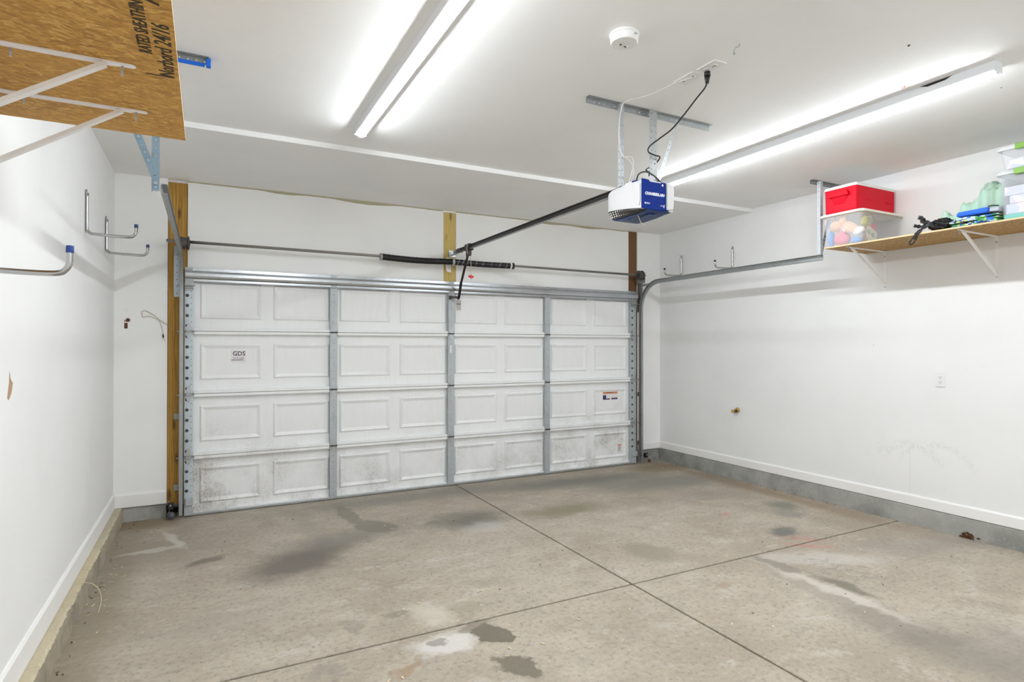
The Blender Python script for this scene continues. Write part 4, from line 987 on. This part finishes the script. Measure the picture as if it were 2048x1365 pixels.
# moulded handle recess on the side facing the room: deep wedge under an overhanging grip
b = MB(); xh = cx0-.0015
yy0, yy1 = -2.80, -2.66
b.poly([(xh, yy1+.018, 2.700), (xh, yy0-.018, 2.700), (xh, yy0, 2.745), (xh, yy1, 2.745)], (-.026, 0, 0))
b.build('handle', M_redc, co, bevel=.004)
b = MB(); b.hexa([(xh+.001, yy0+.02, 2.640), (xh+.001, yy1-.02, 2.640), (xh+.001, yy1+.0, 2.700), (xh+.001, yy0-.0, 2.700), (xh-.002, yy0+.03, 2.645), (xh-.002, yy1-.03, 2.645), (xh-.013, yy1-.01, 2.700), (xh-.013, yy0+.01, 2.700)])
b.build('handle_support', M_redc, co)
b = MB()
for x in (2.47, 2.74): b.box(x, x+.07, cy0-.0045, cy0, 2.665, 2.673)
b.build('moulded_mark', M_redc, co)
tag(co, 'red cooler with a white lid on top of the toy tub', 'cooler')
# clear bins at the frame edge
def bin_(x0, x1, y0, y1, z0, z1, lid_h, label, teal=False):
    e = empty('clear_bin', ((x0+x1)/2, (y0+y1)/2, z0))
    tub(x0, x1, y0, y1, z0, z1, .014, .022, M_clear2, e)
    loft([rrect(x0-.014, x1+.008, y0-.014, y1+.014, z1-.016, .026), rrect(x0-.016, x1+.009, y0-.016, y1+.016, z1-.002, .028), rrect(x0-.008, x1+.004, y0-.008, y1+.008, z1+.010, .025), rrect(x0+.02, x1-.02, y0+.02, y1-.02, z1+.012, .02)]).build('lid', M_lidclear, e)
    yc = (y0+y1)/2
    MB().box(x0-.024, x0-.010, y0+.07, y1-.090, z1-.028, z1+.012).build('latch', M_green, e, bevel=.004)
    if teal: loft([rrect(x0+.016, x1-.016, y0+.016, y1-.016, z0+.0035, .02), rrect(x0+.014, x1-.014, y0+.014, y1-.014, z0+.034, .02)]).build('teal_folder', M_teal, e)
    return tag(e, label, 'storage bin')
bx0, by0, by1 = 2.345, -4.30, -3.815
bin_(bx0, 2.875, by0, by1, ZT, 2.608, .3, 'tall clear bin with lime latch at the frame edge, lower of the pair', True)
bin_(bx0+.004, 2.87, by0, by1-.004, 2.6215, 2.768, .15, 'shallow clear bin with lime latch, upper of the pair')
for (a, c_, z0, z1, lbl) in ((.03, .17, 2.335, 2.40, 'white boxed papers low in the lower clear bin'), (.05, .24, 2.402, 2.455, 'stack of pale papers in middle of the lower clear bin'), (.022, .13, 2.457, 2.515, 'white bundle near top of the lower clear bin')):
    o = MB().box(bx0+.022, 2.70, by1-.03-c_, by1-a, z0, z1).build('paper_stack', M_paperin, bevel=.004); tag(o, lbl, 'papers')
o = MB().hexa([(bx0+.025, by1-.30, 2.632), (2.7, by1-.30, 2.632), (2.7, by1-.03, 2.632), (bx0+.025, by1-.03, 2.632), (bx0+.03, by1-.30, 2.715), (2.7, by1-.30, 2.715), (2.7, by1-.045, 2.690), (bx0+.03, by1-.045, 2.690)]).build('paper_stack', M_paperin, bevel=.008); tag(o, 'crumpled white papers in the upper clear bin', 'papers')
o = MB().box(bx0+.022, 2.70, by1-.45, by1-.30, 2.335, 2.58).build('picture_book', print_cloth('book_print', [(.55, .3, .6), (.7, .5, .7), (.3, .5, .3), (.8, .8, .8)], 14)); tag(o, 'colourful books at near end of the lower clear bin', 'book')
# sage green fabric heap behind the cushion
def heap():
    b = MB(); nx, ny = 34, 70; V = {}
    for i in range(nx+1):
        for j in range(ny+1):
            u, v = i/nx, j/ny
            x = 2.45+.41*u; y = -3.36-.43*v
            prof = .03+.11*min(1, v*6)*math.exp(-((v-.12)/.09)**2)*.9+.315*(max(0, v-.08)/.92)**.72
            cross = math.sin(math.pi*min(1, .12+u*.88))**.45 if u > 0 else .45
            fold = .026*math.sin(24*(v+.5*u)+3*math.sin(4*u+3*v)) + .040*noise.noise(Vector((u*5, v*11, 2))) + .020*noise.noise(Vector((u*14, v*25, 5)))
            h = max(.002, (prof*(.45+.55*cross) + fold*min(1, v*8))*min(1, (1-u)*7+.25))
            x += .016*math.sin(22*v+5*u)
            V[i, j] = b.b.verts.new((x, y, ZT+h))
    for i in range(nx):
        for j in range(ny): b.b.faces.new((V[i, j], V[i+1, j], V[i+1, j+1], V[i, j+1]))
    # skirt down to the shelf
    rim = [(i, 0) for i in range(nx+1)] + [(nx, j) for j in range(1, ny+1)] + [(i, ny) for i in range(nx-1, -1, -1)] + [(0, j) for j in range(ny-1, 0, -1)]
    low = [b.b.verts.new((V[k].co.x, V[k].co.y, ZT+.0005)) for k in rim]
    for a in range(len(rim)): c_ = (a+1) % len(rim); b.b.faces.new((V[rim[a]], V[rim[c_]], low[c_], low[a]))
    b.b.faces.new(low[::-1])
    return b.build('green_blanket', M_sage, smooth=True)
tag(heap(), 'crumpled sage green blanket heaped against the clear bins', 'blanket')
# blue folding cushion with grey webbing, lying on a patterned towel
tw = MB()
for k in range(4):
    z = ZT+.001+.0148*k; pts = []
    for j in range(24):
        v = j/23; y = -3.535-.275*v; pts.append((y, z+.004*math.sin(9*v+k*1.7)))
    prev = None
    for (y, zz) in pts:
        xx = 2.338+.012*math.sin(14*y+k*2)+.010*(k % 2)
        th = .0132*(.6+.4*min(1, (y+3.81)*12, (-3.53-y)*12+.3))
        cur = [tw.b.verts.new(p) for p in ((xx, y, zz), (xx-.004, y, zz+th*.5), (xx, y, zz+th), (2.425, y, zz+th), (2.425, y, zz))]
        if prev:
            for q in range(5): tw.b.faces.new((prev[q], prev[(q+1) % 5], cur[(q+1) % 5], cur[q]))
        else: tw.b.faces.new(cur)
        prev = cur
    tw.b.faces.new(prev[::-1])
tag(tw.build('patterned_towel', M_towel), 'blue and green patterned towel folded under the blue cushion', 'towel')
cu = empty('folding_cushion', (2.39, -3.68, ZT+.066))
b = MB(); b.hexa([(2.320, -3.765, ZT+.066), (2.42, -3.765, ZT+.066), (2.42, -3.575, ZT+.068), (2.320, -3.575, ZT+.068), (2.322, -3.765, ZT+.104), (2.42, -3.765, ZT+.104), (2.42, -3.582, ZT+.100), (2.322, -3.582, ZT+.100)]); b.build('cushion', M_mat, cu, bevel=.012, seg=3)
b = MB(); b.box(2.330, 2.42, -3.822, -3.767, ZT+.066, ZT+.096); b.build('webbing', M_grayf, cu, bevel=.008)
MB().tube(bez([(2.325, -3.765, ZT+.105), (2.322, -3.79, ZT+.106), (2.330, -3.822, ZT+.100)]), .004, 6).build('strap', M_black, cu); MB().tube(bez([(2.325, -3.765, ZT+.066), (2.322, -3.79, ZT+.064), (2.330, -3.822, ZT+.060)]), .004, 6).build('strap', M_black, cu)
tag(cu, 'royal blue folded cushion with grey webbing on the patterned towel', 'cushion')
# crumpled black bag with straps over the edge
bg = MB(); bmesh.ops.create_icosphere(bg.b, subdivisions=5, radius=1)
for v in bg.b.verts:
    q = v.co.copy(); n = noise.noise(q*1.8+Vector((4, 1, 0)))*.22 + noise.noise(q*4.5)*.16 + abs(noise.noise(q*8+Vector((2, 2, 2))))*.20
    q *= 1+n; v.co = Vector((2.378+q.x*.048, -3.462+q.y*.075, max(ZT+.001, ZT+.040+q.z*.044)))
bg = bg.build('black_bag', M_blackbag, smooth=True)
def ribbon(pts, wd, name):
    P = bez(pts, 7); b = MB(); prev = None
    for i, p in enumerate(P):
        d = (P[min(i+1, len(P)-1)]-P[max(i-1, 0)]).normalized(); s_ = d.cross(Vector((1, .15*math.sin(i*.6), .15*math.cos(i*.5)))).normalized()*wd*(1+.3*math.sin(i*1.3))/2
        t2 = Vector((.004, 0, 0)); cur = [b.b.verts.new(q) for q in (p-s_, p+s_, p+s_+t2, p-s_+t2)]
        if prev:
            for q in range(4): b.b.faces.new((prev[q], prev[(q+1) % 4], cur[(q+1) % 4], cur[q]))
        else: b.b.faces.new(cur)
        prev = cur
    b.b.faces.new(prev[::-1]); return b.build(name, M_blackbag, bg)
ribbon([(2.34, -3.42, ZT+.050), (2.318, -3.36, ZT+.030), (2.303, -3.330, ZT+.002), (2.302, -3.305, ZT-.035), (2.302, -3.283, ZT-.066), (2.302, -3.290, ZT-.080), (2.302, -3.308, ZT-.074), (2.303, -3.325, ZT-.050), (2.303, -3.338, ZT-.015), (2.320, -3.36, ZT+.015)], .008, 'strap')
ribbon([(2.34, -3.42, ZT+.055), (2.315, -3.370, ZT+.030), (2.303, -3.340, ZT-.005), (2.303, -3.328, ZT-.030), (2.303, -3.318, ZT-.048)], .020, 'strap')
ribbon([(2.35, -3.42, ZT+.055), (2.345, -3.375, ZT+.075), (2.34, -3.345, ZT+.108), (2.34, -3.325, ZT+.118)], .026, 'strap')
ribbon([(2.34, -3.375, ZT+.06), (2.335, -3.350, ZT+.088), (2.335, -3.352, ZT+.120)], .022, 'strap')
ribbon([(2.35, -3.42, ZT+.045), (2.34, -3.355, ZT+.045), (2.33, -3.315, ZT+.055), (2.33, -3.300, ZT+.062)], .022, 'strap')
ribbon([(2.36, -3.52, ZT+.05), (2.335, -3.55, ZT+.035), (2.33, -3.59, ZT+.030), (2.328, -3.62, ZT+.025)], .020, 'strap')
tag(bg, 'crumpled black bag with straps dangling over the shelf edge', 'bag')

# ------------------------------------------------------------------ small fittings
wo = empty('wall_outlet', (WR, -3.195, 1.204))
MB().box(WR-.006, WR, -3.231, -3.159, 1.145, 1.262).build('cover_plate', M_whitep, wo, bevel=.003)
MB().box(WR-.008, WR-.005, -3.213, -3.177, 1.170, 1.238).build('receptacle', M_whitep, wo, bevel=.001)
b = MB()
for z in (1.222, 1.186):
    for dy in (-.007, .007): b.box(WR-.0086, WR-.0078, -3.195+dy-.0012, -3.195+dy+.0012, z-.005, z+.005)
    b.cyl((WR-.0086, -3.195, z-.010), (WR-.0078, -3.195, z-.010), .0026, 8)
b.build('slot', M_dark, wo)
tag(wo, 'white duplex outlet on the right wall', 'outlet')
fa = empty('hose_stub', (WR, -1.184, .762))
MB().cyl((WR, -1.184, .762), (WR-.020, -1.184, .762), .030, 18, .024).build('flange', M_brass, fa)
MB().cyl((WR-.015, -1.184, .752), (WR-.070, -1.184, .752), .017, 14).build('pipe_end', M_iron, fa)
MB().cyl((WR-.07, -1.184, .752), (WR-.080, -1.184, .752), .019, 14).build('nut', M_brass, fa)
tag(fa, 'brass hose connection stub low on the right wall', 'pipe fitting')
# safety eyes at the bottom of the tracks
def eye(x, s, z, label):
    e = empty('safety_sensor', (x, -.03, z))
    MB().box(x-.022, x+.022, -.055, -.020, z-.028, z+.032).build('housing', M_black, e, bevel=.006)
    MB().box(min(x, x-s*.062), max(x, x-s*.062), -.018, -.014, z-.012, z+.010).build('bracket', M_iron, e)
    MB().cyl((x, -.055, z+.01), (x, -.062, z+.01), .008, 10).build('lens', M_galvd, e)
    return tag(e, label, 'sensor')
eye(-2.548, -1, .115, 'black safety sensor at the foot of the left track')
eye(2.580, 1, .100, 'black safety sensor at the foot of the right track')
dd = MB(); dd.lathe((-2.545, -.045, .040), [(.001, -.030), (.022, -.026), (.030, -.005), (.030, .010), (.020, .026), (.001, .030)], 16, 'Y'); dd = dd.build('old_sensor', mat('dark_grey_plastic', (.09, .09, .11), .5), smooth=True)
tag(dd, 'dark grey round housing on floor below the left sensor', 'sensor')
wy = MB().tube(bez([(-2.538, .066, 1.60), (-2.545, .065, 1.45), (-2.535, .066, 1.2), (-2.545, .066, 1.0), (-2.540, .066, .7), (-2.532, .066, .45), (-2.530, .066, .25), (-2.512, .060, .15)]), .0020, 5).build('sensor_wire', M_wirey); tag(wy, 'yellow wire stapled down the orange left post', 'wire')
w1 = MB().tube(bez([(-2.545, .060, 1.600), (-2.584, .052, 1.648), (-2.640, .050, 1.690), (-2.673, .050, 1.724), (-2.715, .050, 1.752), (-2.745, .052, 1.764), (-2.766, .055, 1.756), (-2.766, .055, 1.735), (-2.762, .055, 1.706)]), .0022, 5).build('loose_wire', M_wireb)
MB().tube(bez([(-2.762, .055, 1.706), (-2.735, .050, 1.716), (-2.700, .050, 1.714), (-2.650, .050, 1.690), (-2.630, .050, 1.650), (-2.618, .050, 1.605), (-2.612, .050, 1.560), (-2.610, .050, 1.535), (-2.600, .050, 1.510)]), .0019, 5).build('wire_end', M_wireb, w1)
MB().cyl((-2.614, .050, 1.566), (-2.611, .050, 1.538), .0048, 8).build('splice', M_black, w1)
tag(w1, 'loose beige wires poking out beside the orange left post', 'wire')
wr2 = MB().tube(bez([(-2.565, .040, .14), (-2.58, .035, .11), (-2.60, .030, .06), (-2.612, .028, .012)]), .0016, 5).build('red_wire', mat('dull_red_wire', (.30, .12, .08), .7))
MB().tube(bez([(-2.565, .040, .14), (-2.55, .035, .10), (-2.555, .02, .07), (-2.57, .02, .05)]), .0016, 5).build('wire_end', M_wirew, wr2)
tag(wr2, 'thin reddish wires trailing to the floor by the left post', 'wire')
# leaves, chips and straw
def scatter(name, m, spots, label, cat, size=(.006, .03)):
    b = MB(); rnd = random.Random(11)
    for (cx, cy, sx, sy, n) in spots:
        for _ in range(n):
            x, y = cx+rnd.gauss(0, sx), cy+rnd.gauss(0, sy); a = rnd.random()*math.pi; L = rnd.uniform(*size); w_ = rnd.uniform(.0012, .0035)
            z = .0028; d = Vector((math.cos(a), math.sin(a), 0))
            b.bar(Vector((x, y, z))-d*L/2, Vector((x, y, z+rnd.random()*.004))+d*L/2, (0, 0, 1), .0016, w_*2)
    o = b.build(name, m); tag(o, label, cat, kind='stuff'); return o
scatter('floor_debris', M_straw, [(-2.83, -1.6, .035, .5, 26), (-.95, -.95, .06, .12, 5), (-.9, -2.75, .25, .2, 10), (0, -2.9, 1.3, .4, 16), (.7, -3.6, .6, .5, 14), (1.9, -3.0, .4, .6, 10), (-1.3, -3.0, .3, .2, 8), (2.65, -.5, .12, .25, 8)], 'pale wood splinters and straw scattered over the floor', 'debris')
scatter('dark_grit', M_leaf, [(-2.82, -.25, .06, .25, 16), (2.7, -.25, .12, .2, 14), (-1.8, -.9, .5, .4, 10), (.3, -1.8, .8, .7, 14), (1.5, -3.4, .7, .6, 10), (-2.86, -1.5, .015, .9, 24), (2.86, -1.6, .012, 1.0, 20)], 'dark grit and leaf crumbs scattered over the floor', 'debris', (.003, .014))
lf = MB(); rnd = random.Random(4)
for k in range(26):
    c0 = Vector((2.866+rnd.gauss(0, .006), -3.395+rnd.gauss(0, .026), .004+abs(rnd.gauss(0, .022)))); a = Vector((rnd.gauss(0, .4), rnd.gauss(0, 1), rnd.gauss(0, 1))).normalized()*.016; c2 = a.cross(Vector((1, .3, .2))).normalized()*.010
    lf.poly([c0-a, c0+c2, c0+a, c0-c2], (.0012, 0, 0))
tag(lf.build('leaf_clump', M_leaf, None), 'brown clump of dead leaves against the right curb', 'leaves', kind='stuff')
lf = MB(); lf.lathe((2.64, -.035, .03), [(.001, -.022), (.016, -.016), (.020, 0), (.014, .018), (.001, .022)], 9, 'Z'); lf = lf.build('dried_leaf_ball', M_leaf)
tag(lf, 'dark dried lump on the floor in the right corner', 'debris')
gs = MB().tube(bez([(WL+.05, -1.66, .124), (-2.86, -1.68, .118), (-2.82, -1.72, .09), (-2.80, -1.78, .05), (-2.805, -1.85, .008)]), .0018, 5).build('straw_stem', M_straw); tag(gs, 'curved straw stem hanging off the left curb', 'straw')
